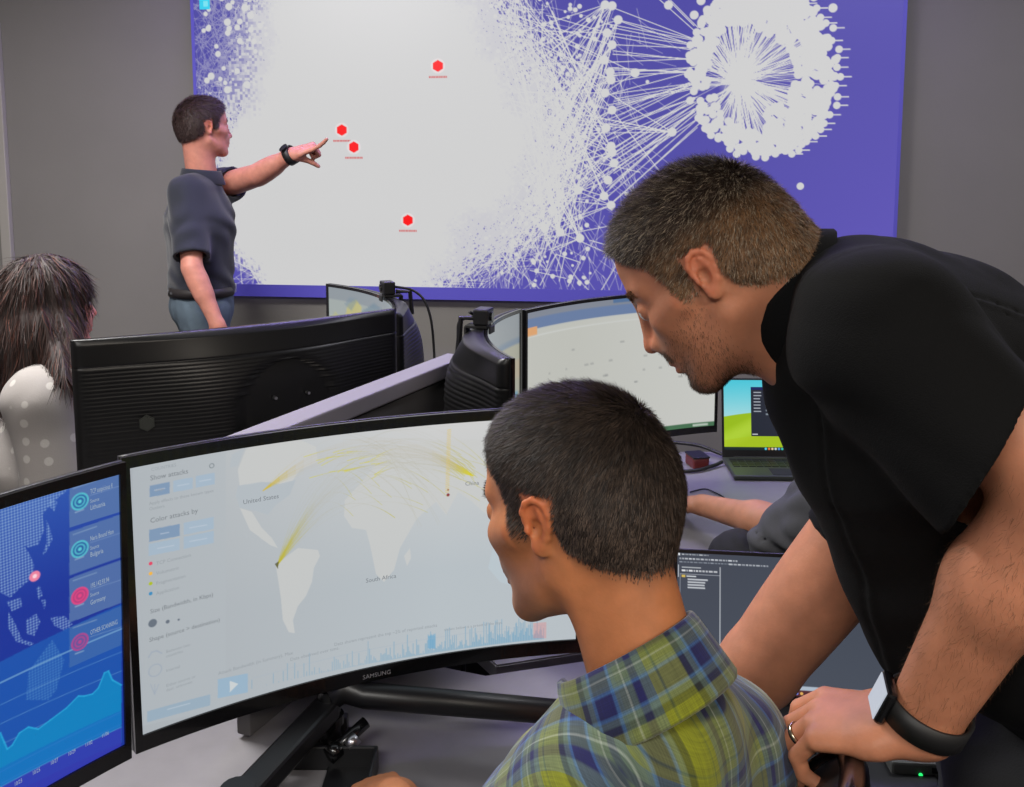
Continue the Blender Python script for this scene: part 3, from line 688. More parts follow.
slab('desk', [(-.13, 1.90), (-.03, 1.73), (.30, 1.83), (.34, 2.18), (1.60, 2.45), (1.60, 3.15), (.42, 3.15), (-.13, 2.68)], DZ, .03,
     'pale grey desk in the middle under the green-screen laptop', [(-.07, 1.95), (.24, 1.90), (1.5, 2.55), (1.5, 3.05), (.48, 3.05)])
slab('desk', [(-.90, 1.70), (-.235, 2.20), (-.19, 2.34), (-.40, 3.0), (-.74, 2.95), (-.60, 2.42), (-1.02, 2.08)], DZ, .03,
     'desk behind the divider, holding the monitor with the ribbed back', [(-.88, 1.80), (-.28, 2.30), (-.45, 2.92), (-.90, 2.05)])
dA, dB = WZ(214, 440, 1.174), WZ(447, 353, 1.174); dvd = (dB-dA).normalized()
dv = empty('desk_divider', (dA.x+dvd.y*.03, dA.y-dvd.x*.03, 0), math.atan2(dvd.y, dvd.x), 'low grey desk divider with a pale violet lit top rail, between the monitors', 'divider')
LD = (dB-dA).length
bm = bmesh.new(); box(bm, (LD/2, 0, .90), (LD-.02, .028, .465), bevel=.003); obj('panel', bm, M['panel'], dv)
bm = bmesh.new(); box(bm, (LD/2+.0, 0, 1.157), (LD+.0, .060, .034), bevel=.004); obj('top_rail', bm, M['rail'], dv)
bm = bmesh.new(); box(bm, (LD-.012, 0, .575), (.045, .045, 1.128), bevel=.003); box(bm, (.10, 0, .67), (.10, .07, .018), bevel=.003) if 0 else None; obj('post', bm, M['dark_metal'], dv)

# ------------------------------------------------------------------ monitor arm below the map monitor
ar = empty('monitor_arm', WZ(330, 745, DZ), 0, 'black two-armed monitor mount clamped on the desk below the map monitor', 'monitor arm')
O = Vector(ar.location)
def lp(px, py, z=None, Y=None): return (WZ(px, py, z) if z is not None else W(px, py, Y))-O
Yp = O.y
bm = bmesh.new(); box(bm, (0, 0, .006), (.085, .07, .012), bevel=.003); box(bm, (0, .03, .02), (.05, .02, .03), bevel=.003); obj('clamp', bm, M['black'], ar)
bm = bmesh.new(); tube(bm, [(0, 0, .01), (0, 0, .10)], .019, 20); tube(bm, [(0, 0, .04), (0, 0, .055)], .024, 20); tube(bm, [(0, 0, .09), (0, .05, .105), (0, .115, .14), (0, .13, .22)], .018, 16); box(bm, (.0, .07, .115), (.062, .09, .045), bevel=.008); obj('pole', bm, M['gloss'], ar, smooth=False)
bm = bmesh.new()
z1 = .085
e1 = Vector((.44, -.055, z1)); tube(bm, [(.0, 0, z1), (.025, .012, z1+.01), (.06, .004, z1), e1], [.024, .026, .0215, .019], 16); tube(bm, [e1+Vector((0, 0, -.03)), e1+Vector((0, 0, .03))], .026, 16)
obj('arm', bm, M['black'], ar, smooth=True)
bm = bmesh.new()
e2 = lp(238, 800, DZ+.075); box(bm, (0, 0, 0), (1, 1, 1)); bm.clear()
d = (e2-Vector((0, 0, z1))); ln = d.length; ang = math.atan2(d.y, d.x)
box(bm, (0, 0, 0), (ln, .042, .034), bevel=.006, M4=Matrix.Translation(Vector((0, 0, z1-.012))+d/2) @ Matrix.Rotation(ang, 4, 'Z'))
tube(bm, [e2+Vector((0, 0, -.02)), e2+Vector((0, 0, .02))], .024, 16)
obj('arm', bm, M['black'], ar)
bm = bmesh.new(); tube(bm, [lp(333, 752, DZ+.03), lp(366, 722, DZ+.055)], .010, 12); tube(bm, [lp(329, 756, DZ+.03), lp(338, 748, DZ+.035)], .014, 12); obj('elbow_link', bm, M['gloss'], ar, smooth=True)
bm = bmesh.new(); tube(bm, [lp(347, 747, DZ+.035), lp(357, 737, DZ+.045)], .0105, 12); obj('silver_clip', bm, M['steel'], ar, smooth=True)
bm = bmesh.new(); tube(bm, [(0, .13, .22), (0, .10, .27)], .02, 16); box(bm, (0, .095, .285), (.1, .012, .1), bevel=.003); obj('mount_plate', bm, M['black'], ar)
# open black tray on the desk, half below the frame
tr = empty('desk_tray', WZ(318, 792, DZ), 0, 'shallow open black tray on the desk at the bottom edge, below the monitor arm', 'tray')
bm = bmesh.new()
for c, s in (((0, .055, .02), (.17, .006, .04)), ((0, -.055, .02), (.17, .006, .04)), ((-.082, 0, .02), (.006, .11, .04)), ((.082, 0, .02), (.006, .11, .04)), ((.045, 0, .004), (.08, .11, .006))):
    box(bm, c, s, bevel=.0025)
obj('tray_rim', bm, M['black'], tr)
cable('cable', [W(309, 745, Yp+.02), W(309, 760, Yp-.02), W(310, 772, Yp-.04), W(311, 792, Yp-.08)], .003, 'thin black cable dropping into the tray, left of two', n=6)
cable('cable', [W(318, 747, Yp+.02), W(325, 762, Yp-.02), W(327, 778, Yp-.05), W(327, 792, Yp-.08)], .003, 'thin black cable dropping into the tray, right of two', n=6)

# ------------------------------------------------------------------ laptops
def laptop(loc, rz, w, d, hs, tilt, label, draw, rw, body, bz=.007, bzb=.02):
    o = empty('laptop', loc, rz, label, 'laptop')
    bm = bmesh.new(); box(bm, (0, -d/2, .009), (w, d, .014), bevel=.004); obj('base', bm, body, o)
    bm = bmesh.new(); nr, nc = 5, 14
    for i in range(nr):
        for j in range(nc):
            box(bm, (-w*.46+w*.92*(j+.5)/nc, -d*.12-d*.42*(i+.5)/nr, .0168), (w*.92/nc*.84, d*.42/nr*.84, .0022))
    obj('keyboard', bm, M['black'], o)
    bm = bmesh.new(); box(bm, (0, -d*.78, .0163), (w*.34, d*.34, .0012), bevel=.0004); obj('touchpad', bm, M['matte'], o)
    lid = empty('lid', (0, 0, .012), 0); lid.parent = o; lid.rotation_euler = (-tilt, 0, 0)
    bm = bmesh.new(); box(bm, (0, .003, hs/2), (w, .006, hs), bevel=.0025); ob = obj('lid', bm, M['black'], o); ob.location = (0, 0, .012); ob.rotation_euler = (-tilt, 0, 0)
    bpy.data.objects.remove(lid)
    R = Ras(rw[0], rw[1], (60, 64, 72)); draw(R, None)
    def place(u, v):
        u = np.asarray(u, float); P = np.zeros(u.shape+(3,)); P[..., 0] = (u-.5)*(w-2*bz); P[..., 1] = -.0006; P[..., 2] = bzb+v*(hs-bzb-bz); return P
    sc_ = raster_panel('screen', R, place, M['display'], ob)
    bm = bmesh.new(); tube(bm, [(-w*.4, .0, .012), (w*.4, .0, .012)], .006, 10); obj('hinge', bm, M['dark_metal'], o)
    return o, ob
def draw_ide(R, T):
    w, h = R.w, R.h; R.a[:] = (66, 72, 84)
    gy = np.mgrid[0:h, 0:w][0]/h; R.a += (gy*8)[..., None]
    k = w/360
    R.rect(1*k, 1*k, 5*k, 5*k, (220, 225, 230)); text_lines(R, 8*k, 2*k, 1, 50*k, (190, 195, 200), .9)
    text_lines(R, 4*k, 9*k, 1, 150*k, (210, 214, 220), .95, h=2.6); text_lines(R, 4*k, 15*k, 1, 120*k, (170, 178, 190), .7); text_lines(R, 86*k, 15*k, 1, 78*k, (210, 214, 220), .9, h=2.6)
    R.rect(2*k, 21*k, 3.2*k, 42*k, (200, 205, 210)); R.rect(8*k, 24*k, 40*k, 26*k, (190, 195, 200), .8); text_lines(R, 8*k, 29*k, 1, 62*k, (220, 222, 226), 1, h=3)
    R.rect(5*k, 36*k, 72*k, 37*k, (150, 155, 165)); R.rect(5*k, 36*k, 5.8*k, 200*k, (150, 155, 165)); R.rect(71*k, 22*k, 72.4*k, h*.93, (190, 194, 200))
    R.rect(8*k, 38*k, 14*k, 42*k, (206, 180, 90)); R.rect(16*k, 39*k, 32*k, 41*k, (200, 205, 210))
    for i in range(4): R.rect(18*k, (44+i*4.6)*k, (44+8*random.random())*k, (46.6+i*4.6)*k, (196, 200, 206), .95)
    R.rect(0, h*.925, w, h*.955, (172, 184, 198)); R.rect(0, h*.955, w, h, (84, 44, 50))
    for i, c in enumerate(((120, 200, 230), (200, 140, 220), (230, 190, 120), (240, 200, 190), (120, 140, 230), (220, 170, 90))):
        R.disc(w*.455+i*w*.022, h*.977, 2.6*k, c)
def draw_hills(R, T):
    w, h = R.w, R.h; gy, gx = np.mgrid[0:h, 0:w]/np.array([h, w])[:, None, None]
    t = gy[..., None]*1.8; R.a = np.array((70, 195, 215))*(1-t)+np.array((165, 215, 220))*t
    hill = .50-.10*np.sin(gx*3+.3)+.05; k = np.clip((gy-hill)*h, 0, 1)[..., None]
    gc = np.array((150, 186, 22))+np.clip(np.sin(gx*7+gy*9), 0, 1)[..., None]*np.array((22, 20, 30))
    R.a = R.a*(1-k)+gc*k
    R.poly([(0, h*.86), (w*.5, h*.74), (w, h*.80), (w, h), (0, h)], (168, 194, 30), .6)
    R.rect(w*.25, h*.10, w*.90, h*.80, (30, 36, 50)); R.rect(w*.25, h*.10, w*.90, h*.14, (14, 24, 90))
    for i in range(7): R.rect(w*.275, h*(.17+i*.045), w*(.33+.02*random.random()), h*(.185+i*.045), (180, 186, 196), .9)
    for i in range(6): R.rect(w*.385, h*(.20+i*.055), w*.42, h*(.225+i*.055), random.choice([(60, 180, 200), (80, 130, 220), (200, 90, 110), (120, 130, 140)])); text_lines(R, w*.43, h*(.195+i*.055), 2, w*.06, (210, 214, 220), .9, 3.2, 2)
    for i, c in enumerate(((70, 190, 210), (90, 200, 215), (200, 206, 210), (200, 206, 210))): R.rect(w*.52, h*(.42+i*.09), w*.58, h*(.47+i*.09), c, .9)
    R.rect(w*.26, h*.765, w*.31, h*.78, (200, 205, 210))
    R.rect(0, h*.955, w, h, (24, 40, 40))
    for i, c in enumerate(((90, 210, 240), (240, 120, 60), (230, 200, 160), (200, 210, 220), (90, 150, 230), (60, 190, 180), (70, 130, 220), (220, 200, 80), (90, 200, 120))): R.disc(w*.38+i*w*.03, h*.977, 3.2, c)
pl = WZ(672, 706, DZ+.0); pr = WZ(905, 722, DZ)
M['lapbody'] = mat('laptop_shell', L(34, 35, 38), .45, metal=.3)
M['lapgrey'] = mat('laptop_shell_greenish', L(70, 76, 66), .4, metal=.5)
rzl = math.atan2(pr.y-pl.y, pr.x-pl.x); wl = (pr-pl).length
lapH, _ = laptop(((pl+pr)/2), rzl, wl, wl*.66, wl*.66, math.radians(14), 'open laptop with a dark code editor, behind the bare forearm', draw_ide, (360, 230), M['lapbody'])
pl2 = WZ(722, 461, DZ); lap2, _ = laptop(pl2+Vector((.185, -.01, 0)), math.radians(-2), .37, .20, .262, math.radians(12), 'open laptop with a bright green hill wallpaper, right of the pale monitor', draw_hills, (300, 190), M['lapgrey'], bzb=.026)
# small things between the pale monitor and the laptop
bm = bmesh.new(); box(bm, (0, 0, .018), (.055, .075, .036), bevel=.006)
M['red'] = mat('dark_red_plastic', L(96, 34, 34), .4)
o = tag(obj('usb_hub', bm, M['red'], loc=WZ(697, 466, DZ), rot=(0, 0, .2)), 'small dark red and black box on the middle desk, left of the green-screen laptop', 'hub')
bm = bmesh.new(); box(bm, (0, .0, .0375), (.057, .077, .006), bevel=.002); obj('cover', bm, M['black'], o)
Yl = WZ(700, 460, DZ).y
cable('cable', [WZ(640, 440, DZ+.01), WZ(680, 443, DZ+.03), WZ(700, 446, DZ+.03), WZ(716, 452, DZ+.02), WZ(728, 457, DZ+.012)], .006, 'black cable from the pale monitor to the green-screen laptop, upper one')
cable('cable', [WZ(640, 470, DZ+.008), WZ(690, 471, DZ+.008), WZ(712, 466, DZ+.01), WZ(722, 462, DZ+.012)], .006, 'black cable along the front of the small red box')
cable('cable', [WZ(690, 492, DZ+.004), WZ(705, 489, DZ+.004), WZ(718, 494, DZ+.004), WZ(728, 500, DZ+.004)], .0022, 'thin grey wire lying on the desk before the green-screen laptop')
# ================================================================== people: smooth distance-field modelling
class Frame:
    def __init__(s, o, f, up, sc=1.0):
        f = np.array(f, float); f /= np.linalg.norm(f); up = np.array(up, float)
        l = np.cross(up, f); l /= np.linalg.norm(l); u = np.cross(f, l)
        s.R = np.stack([f, l, u], 1)*1.0; s.o = np.array(o, float); s.sc = sc
    def w(s, p): return s.o+s.R @ (np.array(p, float)*s.sc)
    def loc(s, P): return ((P-s.o) @ s.R)/s.sc
    def sub(s, o, f, up): 
        n = Frame((0, 0, 0), s.R @ np.array(f, float), s.R @ np.array(up, float), s.sc); n.o = s.w(o); return n
ID = Frame((0, 0, 0), (1, 0, 0), (0, 0, 1))
class Sdf:
    def __init__(s): s.p = []
    def add(s, f, c, r, k=.01, sub=False): s.p.append((f, np.array(c, float), r, k, sub))
    def ell(s, c, r, k=.01, sub=False, fr=ID, rot=None):
        """ellipsoid in a frame; rot = (fwd, up) of its own axes in that frame"""
        g = fr.sub(c, *rot) if rot else fr.sub(c, (1, 0, 0), (0, 0, 1)); r = np.array(r, float)*fr.sc; R, o = g.R.astype(np.float32), g.o.astype(np.float32); r32 = r.astype(np.float32)
        def f(P):
            q = (P-o) @ R; a = q/r32; k0 = np.sqrt((a*a).sum(-1)); b = a/r32; k1 = np.sqrt((b*b).sum(-1))+1e-9
            return k0*(k0-1)/k1
        s.add(f, g.o, r.max(), k*fr.sc, sub)
    def cap(s, a, b, ra, rb, k=.01, sub=False, fr=ID, mid=0):
        a = fr.w(a).astype(np.float32); b = fr.w(b).astype(np.float32); ra, rb, mid = ra*fr.sc, rb*fr.sc, mid*fr.sc; ab = b-a; l2 = float(ab @ ab)+1e-12
        def f(P):
            q = P-a; t = np.clip(q @ ab/l2, 0, 1); d = q-t[..., None]*ab
            return np.sqrt((d*d).sum(-1))-(ra+(rb-ra)*t+mid*4*t*(1-t))
        s.add(f, (a+b)/2, math.sqrt(l2)/2+max(ra, rb)+abs(mid), k*fr.sc, sub)
    def ecap(s, a, b, ua, ub, side, k=.02, sub=False, fr=ID, mid=(0, 0)):
        """limb of elliptical section: ua=(across side, across the other way) at a, ub at b"""
        a = fr.w(a).astype(np.float32); b = fr.w(b).astype(np.float32); ab = b-a; ln = float(np.linalg.norm(ab)); w = ab/ln
        sd = fr.R @ np.array(side, float); sd = sd-w*(sd @ w); sd /= np.linalg.norm(sd); ot = np.cross(w, sd); B = np.stack([w, sd, ot], 1).astype(np.float32)
        ua = np.array(ua)*fr.sc; ub = np.array(ub)*fr.sc; md = np.array(mid)*fr.sc
        def f(P):
            q = (P-a) @ B; t = np.clip(q[..., 0]/ln, 0, 1); x = q[..., 0]-t*ln; m = 4*t*(1-t)
            r1 = ua[0]+(ub[0]-ua[0])*t+md[0]*m; r2 = ua[1]+(ub[1]-ua[1])*t+md[1]*m; r3 = np.minimum(r1, r2)
            A0, A1, A2 = x/r3, q[..., 1]/r1, q[..., 2]/r2
            k0 = np.sqrt(A0*A0+A1*A1+A2*A2); k1 = np.sqrt((A0/r3)**2+(A1/r1)**2+(A2/r2)**2)+1e-9
            return k0*(k0-1)/k1
        s.add(f, (a+b)/2, ln/2+max(ua.max(), ub.max())+abs(md).max(), k*fr.sc, sub)
    def chain(s, P, r, k=.006, fr=ID):
        for i in range(len(P)-1): s.cap(P[i], P[i+1], r[i], r[i+1], k, fr=fr)
    def ev(s, P, prims=None):
        d = np.full(P.shape[:-1], .06, np.float32)
        for f, c, r, k, sub in (prims if prims is not None else s.p):
            e = f(P)
            if sub:
                e = -e; h = np.maximum(k-np.abs(d-e), 0)/max(k, 1e-6); d = np.maximum(d, e)+h*h*k*.25
            else:
                h = np.maximum(k-np.abs(d-e), 0)/max(k, 1e-6); d = np.minimum(d, e)-h*h*k*.25
        return d
    def mesh(s, h, post=None, pad=.01, hollow=False):
        lo = np.min([c-r for f, c, r, k, sub in s.p if not sub], 0)-pad; hi = np.max([c+r for f, c, r, k, sub in s.p if not sub], 0)+pad
        bs = 12; nb = np.ceil((hi-lo)/(h*bs)).astype(int)+1; n = nb*bs
        G = np.full(tuple(n), .06, np.float32)
        g = np.stack(np.meshgrid(*[np.arange(bs)*h for _ in range(3)], indexing='ij'), -1).astype(np.float32)
        br = bs*h*math.sqrt(3)/2
        bc = np.stack(np.meshgrid(*[lo[i]+(np.arange(nb[i])+.5)*bs*h for i in range(3)], indexing='ij'), -1).reshape(-1, 3)
        C = np.array([c for _, c, _, _, _ in s.p]); Rr = np.array([r for _, _, r, _, _ in s.p]); K = np.array([k for _, _, _, k, _ in s.p])
        dc = s.ev(bc.astype(np.float32))
        for i, c in enumerate(bc):
            b = np.unravel_index(i, nb); sl = tuple(slice(b[j]*bs, (b[j]+1)*bs) for j in range(3))
            near = np.linalg.norm(C-c, axis=1) < Rr+K+br+.004
            if dc[i] < -br*1.6-.02: G[sl] = .05 if hollow else -.05; continue
            if not near.any(): continue
            pr = [p for p, q in zip(s.p, near) if q]
            P = g+(lo+np.array(b)*bs*h).astype(np.float32)
            d = s.ev(P, pr)
            if post is not None: d = post(P, d)
            G[sl] = d
        return surface_nets(G, lo, h)
def surface_nets(G, lo, h):
    S = G < 0; n = G.shape
    c = [S[dx:n[0]-1+dx, dy:n[1]-1+dy, dz:n[2]-1+dz] for dx in (0, 1) for dy in (0, 1) for dz in (0, 1)]
    anyv = c[0].copy(); allv = c[0].copy()
    for q in c[1:]: anyv |= q; allv &= q
    act = np.flatnonzero(anyv & ~allv); m = np.array([n[0]-1, n[1]-1, n[2]-1]); I = np.stack(np.unravel_index(act, m), 1)
    cnt = np.zeros(len(I)); acc = np.zeros((len(I), 3))
    cor = np.array([(x, y, z) for x in (0, 1) for y in (0, 1) for z in (0, 1)])
    val = [G[I[:, 0]+x, I[:, 1]+y, I[:, 2]+z] for x, y, z in cor]
    for a in range(8):
        for b in range(a+1, 8):
            if np.abs(cor[a]-cor[b]).sum() != 1: continue
            va, vb = val[a], val[b]; k = (va < 0) != (vb < 0); t = va[k]/(va[k]-vb[k])
            acc[k] += cor[a]+(cor[b]-cor[a])*t[:, None]; cnt[k] += 1
    V = lo+(I+acc/cnt[:, None])*h
    F = []
    for ax in range(3):
        e = [0, 0, 0]; e[ax] = 1; u, v = [(1, 2), (2, 0), (0, 1)][ax]
        s0 = S[tuple(slice(1, n[i]-1) for i in range(3))]
        s1 = S[tuple(slice(1+e[i], n[i]-1+e[i]) for i in range(3))]
        for flip in (0, 1):
            E = np.stack(np.nonzero(s0 & ~s1 if not flip else ~s0 & s1), 1)+1
            q = []
            for du, dv in ((0, 0), (-1, 0), (-1, -1), (0, -1)):
                J = E.copy(); J[:, u] += du; J[:, v] += dv; q.append(np.searchsorted(act, np.ravel_multi_index(J.T, m)))
            q = np.stack(q, 1); F.append(q[:, ::-1] if flip else q)
    F = np.vstack(F)
    # one light relaxation
    E = np.vstack([F[:, [0, 1]], F[:, [1, 2]], F[:, [2, 3]], F[:, [3, 0]]])
    A = np.stack([np.bincount(E[:, 0], V[E[:, 1], i], len(V))+np.bincount(E[:, 1], V[E[:, 0], i], len(V)) for i in range(3)], 1)
    k = np.bincount(E[:, 0], minlength=len(V))+np.bincount(E[:, 1], minlength=len(V))
    V = V*.45+.55*A/np.maximum(k, 1)[:, None]
    return V, F
def normals(V, F):
    n = np.cross(V[F[:, 2]]-V[F[:, 0]], V[F[:, 3]]-V[F[:, 1]]); N_ = np.zeros_like(V)
    for i in range(4):
        for j in range(3): N_[:, j] += np.bincount(F[:, i], n[:, j], len(V))
    return N_/np.maximum(np.linalg.norm(N_, axis=1), 1e-12)[:, None]
def sstep(a, b, x): t = np.clip((x-a)/(b-a), 0, 1); return t*t*(3-2*t)
def vnoise(P, sc, seed=0):    # cheap smooth value noise
    r = np.random.default_rng(seed); T_ = r.random((32, 32, 32)); q = P*sc+100; i = np.floor(q).astype(int); f = q-i; f = f*f*(3-2*f); o = 0
    for dx in (0, 1):
        for dy in (0, 1):
            for dz in (0, 1):
                w = np.where(dx, f[..., 0], 1-f[..., 0])*np.where(dy, f[..., 1], 1-f[..., 1])*np.where(dz, f[..., 2], 1-f[..., 2])
                o = o+w*T_[(i[..., 0]+dx) % 32, (i[..., 1]+dy) % 32, (i[..., 2]+dz) % 32]
    return o

def head(S, fr, fine=True, jaw=1.0, nose=1.0):
    e = lambda *a, **k: S.ell(*a, fr=fr, **k); c = lambda *a, **k: S.cap(*a, fr=fr, **k)
    e((-.019, 0, .027), (.087, .077, .085), k=.02)
    e((.020, 0, .040), (.070, .066, .068), k=.02)
    e((-.055, 0, .000), (.052, .062, .058), k=.03)
    e((.036, 0, -.030), (.050, .060, .062), k=.025)
    e((.030, 0, -.075), (.052*jaw, .050*jaw, .034), k=.022)
    c((-.004, .050*jaw, -.055), (.062, .022, -.098), .016, .015, k=.022); c((-.004, -.050*jaw, -.055), (.062, -.022, -.098), .016, .015, k=.022)
    e((.074, 0, -.100), (.019, .021, .017), k=.02)
    c((.062, .045, -.020), (.030, .062, -.014), .014, .013, k=.02); c((.062, -.045, -.020), (.030, -.062, -.014), .014, .013, k=.02)
    if fine:
        for s in (1, -1):
            e((.090, s*.032, .000), (.014, .019, .012), k=.012, sub=True)
            c((.080, s*.012, .022), (.063, s*.047, .021), .0085, .007, k=.018)
            e((.0745, s*.032, .000), (.0135, .0145, .0130), k=.003)          # lids over the eyeball
            e((.086, s*.032, -.001), (.006, .0105, .0032), k=.003, sub=True)
        c((.086, 0, .016), (.103*nose, 0, -.028), .0080, .0085, k=.014)
        e((.1065*nose, 0, -.036), (.0105, .0100, .0090), k=.008)
        for s in (1, -1):
            e((.0945*nose, s*.0125, -.039), (.0100, .0072, .0070), k=.006)
            e((.099*nose, s*.0075, -.0465), (.005, .0032, .004), k=.003, sub=True)
        e((.077, 0, -.058), (.020, .030, .026), k=.014); e((.060, 0, -.040), (.030, .040, .030), k=.02)
        e((.0920, 0, -.0655), (.0080, .0220, .0052), k=.005); e((.0900, 0, -.0770), (.0085, .0190, .0060), k=.006)
        e((.0985, 0, -.0710), (.0090, .0215, .0009), k=.003, sub=True)
        e((.090, 0, -.0875), (.010, .016, .0045), k=.008, sub=True)
        e((.1045, 0, -.0555), (.004, .004, .007), k=.006, sub=True)
    else:
        c((.088, 0, .012), (.106, 0, -.030), .009, .011, k=.012); e((.086, 0, -.070), (.016, .024, .016), k=.012)
        for s in (1, -1): e((.094, s*.032, .002), (.012, .018, .011), k=.012, sub=True)
    for s in (1, -1):
        g = fr.sub((-.010, s*.0735, -.006), (.93, s*.36, .12), (-.18, s*.12, 1.0)); g.sc *= .90
        # in g: x forward along the ear, y left, z up; o_ points outwards
        E = lambda cc, rr, **k: S.ell((cc[0], s*cc[1], cc[2]), rr, fr=g, **k)
        E((-.004, .001, .002), (.0155, .0045, .027), k=.006)
        if fine:
            rim = [(.011, .002, .004), (.0125, .004, .016), (.008, .0055, .026), (-.001, .0062, .031), (-.011, .0072, .027), (-.0175, .008, .015), (-.0175, .0075, .002), (-.013, .006, -.010), (-.007, .0045, -.019)]
            for a, b in zip(rim, rim[1:]):
                S.cap((a[0], s*a[1], a[2]), (b[0], s*b[1], b[2]), .0034, .0034, k=.0035, fr=g)
            ah = [(-.004, .005, .021), (-.010, .006, .010), (-.0105, .006, -.001), (-.006, .0055, -.011)]
            for a, b in zip(ah, ah[1:]): S.cap((a[0], s*a[1], a[2]), (b[0], s*b[1], b[2]), .0030, .0030, k=.003, fr=g)
            E((-.0005, .0055, -.002), (.0080, .0078, .0112), k=.003, sub=True)
            E((.0030, .0075, .015), (.0060, .0030, .008), k=.003, sub=True)
            E((.0085, .0045, -.004), (.0035, .0035, .0055), k=.003)
            E((-.002, .003, -.023), (.0080, .0042, .0085), k=.006)
        else:
            E((-.003, .004, .004), (.0165, .005, .029), k=.004)
    if fine:
        e((.018, .0775, -.035), (.012, .0035, .02), k=.012, sub=True) if 0 else None
def hand(S, wr, dirv, palmn, sc=1.0, side=1, curl=(.3, .35, .4, .45), spread=.0, thumb=.5, thumb_dir=None):
    """wr wrist, dirv towards the knuckles, palmn out of the palm; side=+1: thumb lies on cross(dirv, palmn) side"""
    d = np.array(dirv, float); d /= np.linalg.norm(d); n = np.array(palmn, float); n -= d*(n @ d); n /= np.linalg.norm(n); t = np.cross(d, n)*side
    w = np.array(wr, float); m = lambda a, b, c: w+(d*a+t*b+n*c)*sc
    S.ecap(m(-.01, 0, 0), m(.035, .002, .002), (.027*sc, .019*sc), (.037*sc, .016*sc), t, k=.015); S.ecap(m(.03, 0, .0), m(.078, -.002, .0), (.037*sc, .016*sc), (.037*sc, .012*sc), t, k=.015)
    tips = []; js = []
    for i, (b, L_) in enumerate(((.028, .072), (.010, .080), (-.009, .075), (-.027, .058))):
        a = curl[i]; p = m(.086-(.006 if i == 3 else 0)-(.002 if i == 0 else 0), b, 0); dd = d+t*spread*(b/.03); dd /= np.linalg.norm(dd); r = .0092*sc if i < 3 else .0080*sc
        S.cap(m(.06, b*.9, .001), p, r*1.05, r*1.02, k=.006); ang = a
        for j, fr_ in enumerate((.45, .32, .23)):
            q = p+(dd*math.cos(ang)+n*math.sin(ang))*L_*fr_*sc; S.cap(p, q, r*(1-.08*j), r*(.93-.08*j), k=.002 if i else .002); js.append((p, q)); p = q; ang += a*1.15
        tips.append(p)
    p0 = m(.012, .022, .006); td = (d*.75+t*.62+n*.30) if thumb_dir is None else np.array(thumb_dir); td = td/np.linalg.norm(td)
    p1 = p0+td*.038*sc; S.cap(p0, p1, .0155*sc, .0115*sc, k=.012)
    td2 = td*(1-thumb*.4)+d*.3+n*thumb*.5; td2 /= np.linalg.norm(td2); p2 = p1+td2*.030*sc; S.cap(p1, p2, .0108*sc, .0098*sc, k=.004)
    td3 = td2+n*thumb*.4; td3 /= np.linalg.norm(td3); S.cap(p2, p2+td3*.024*sc, .0098*sc, .0080*sc, k=.003)
    return js
def arm(S, sh, el, wr, r=(.056, .043, .043, .027), k=.02, fr=ID):
    sh, el, wr = map(lambda a: np.array(a, float), (sh, el, wr))
    S.cap(sh, el, r[0], r[1], k=k, mid=.004); S.cap(el, el+(wr-el)*.45, r[2], (r[2]+r[3])*.56, k=k, mid=.006)
    S.cap(el+(wr-el)*.45, wr, (r[2]+r[3])*.56, r[3], k=k)
def skin_part(name, S, h, m, parent, colf, post=None):
    V, F = S.mesh(h, post); N_ = normals(V, F); o = np_mesh(name, V, F, colf(V, N_), m, parent); return o, V, F, N_
def strands(roots, nrm, dirs, length, width, lift, col, segs=2, droop=0, curlv=0, seed=1):
    """a coat of fine tapering blades, all in one mesh"""
    r = np.random.default_rng(seed); n = len(roots); side = np.cross(dirs, nrm)+r.normal(0, .35, (n, 3)); side /= np.linalg.norm(side, axis=1)[:, None]
    V = []; C = []; p = roots.copy(); d = dirs+nrm*lift[:, None]; d /= np.linalg.norm(d, axis=1)[:, None]
    for k in range(segs+1):
        w = width*(1-k/segs)**.7*.5 if k < segs else width*.06
        V += [p-side*np.reshape(w, (-1, 1)), p+side*np.reshape(w, (-1, 1))]; C += [col, col]
        p = p+d*(length/segs)[:, None]; d = d+r.normal(0, .10+curlv, (n, 3))+np.array((0, 0, -droop)); d /= np.linalg.norm(d, axis=1)[:, None]
    V = np.stack(V, 1).reshape(-1, 3); C = np.stack(C, 1).reshape(-1, 3); b = np.arange(n)*2*(segs+1); F = []
    for k in range(segs): F.append(np.stack([b+2*k, b+2*k+1, b+2*k+3, b+2*k+2], 1))
    return V, np.vstack(F), C
def pick_roots(V, F, w, n, seed=3):
    r = np.random.default_rng(seed); A = np.linalg.norm(np.cross(V[F[:, 2]]-V[F[:, 0]], V[F[:, 3]]-V[F[:, 1]]), axis=1)*w[F].mean(1); A /= A.sum()
    f = r.choice(len(F), n, p=A); a, b = r.random((2, n, 1)); q = F[f]
    P = (V[q[:, 0]]*(1-a)+V[q[:, 1]]*a)*(1-b)+(V[q[:, 3]]*(1-a)+V[q[:, 2]]*a)*b; return P, f
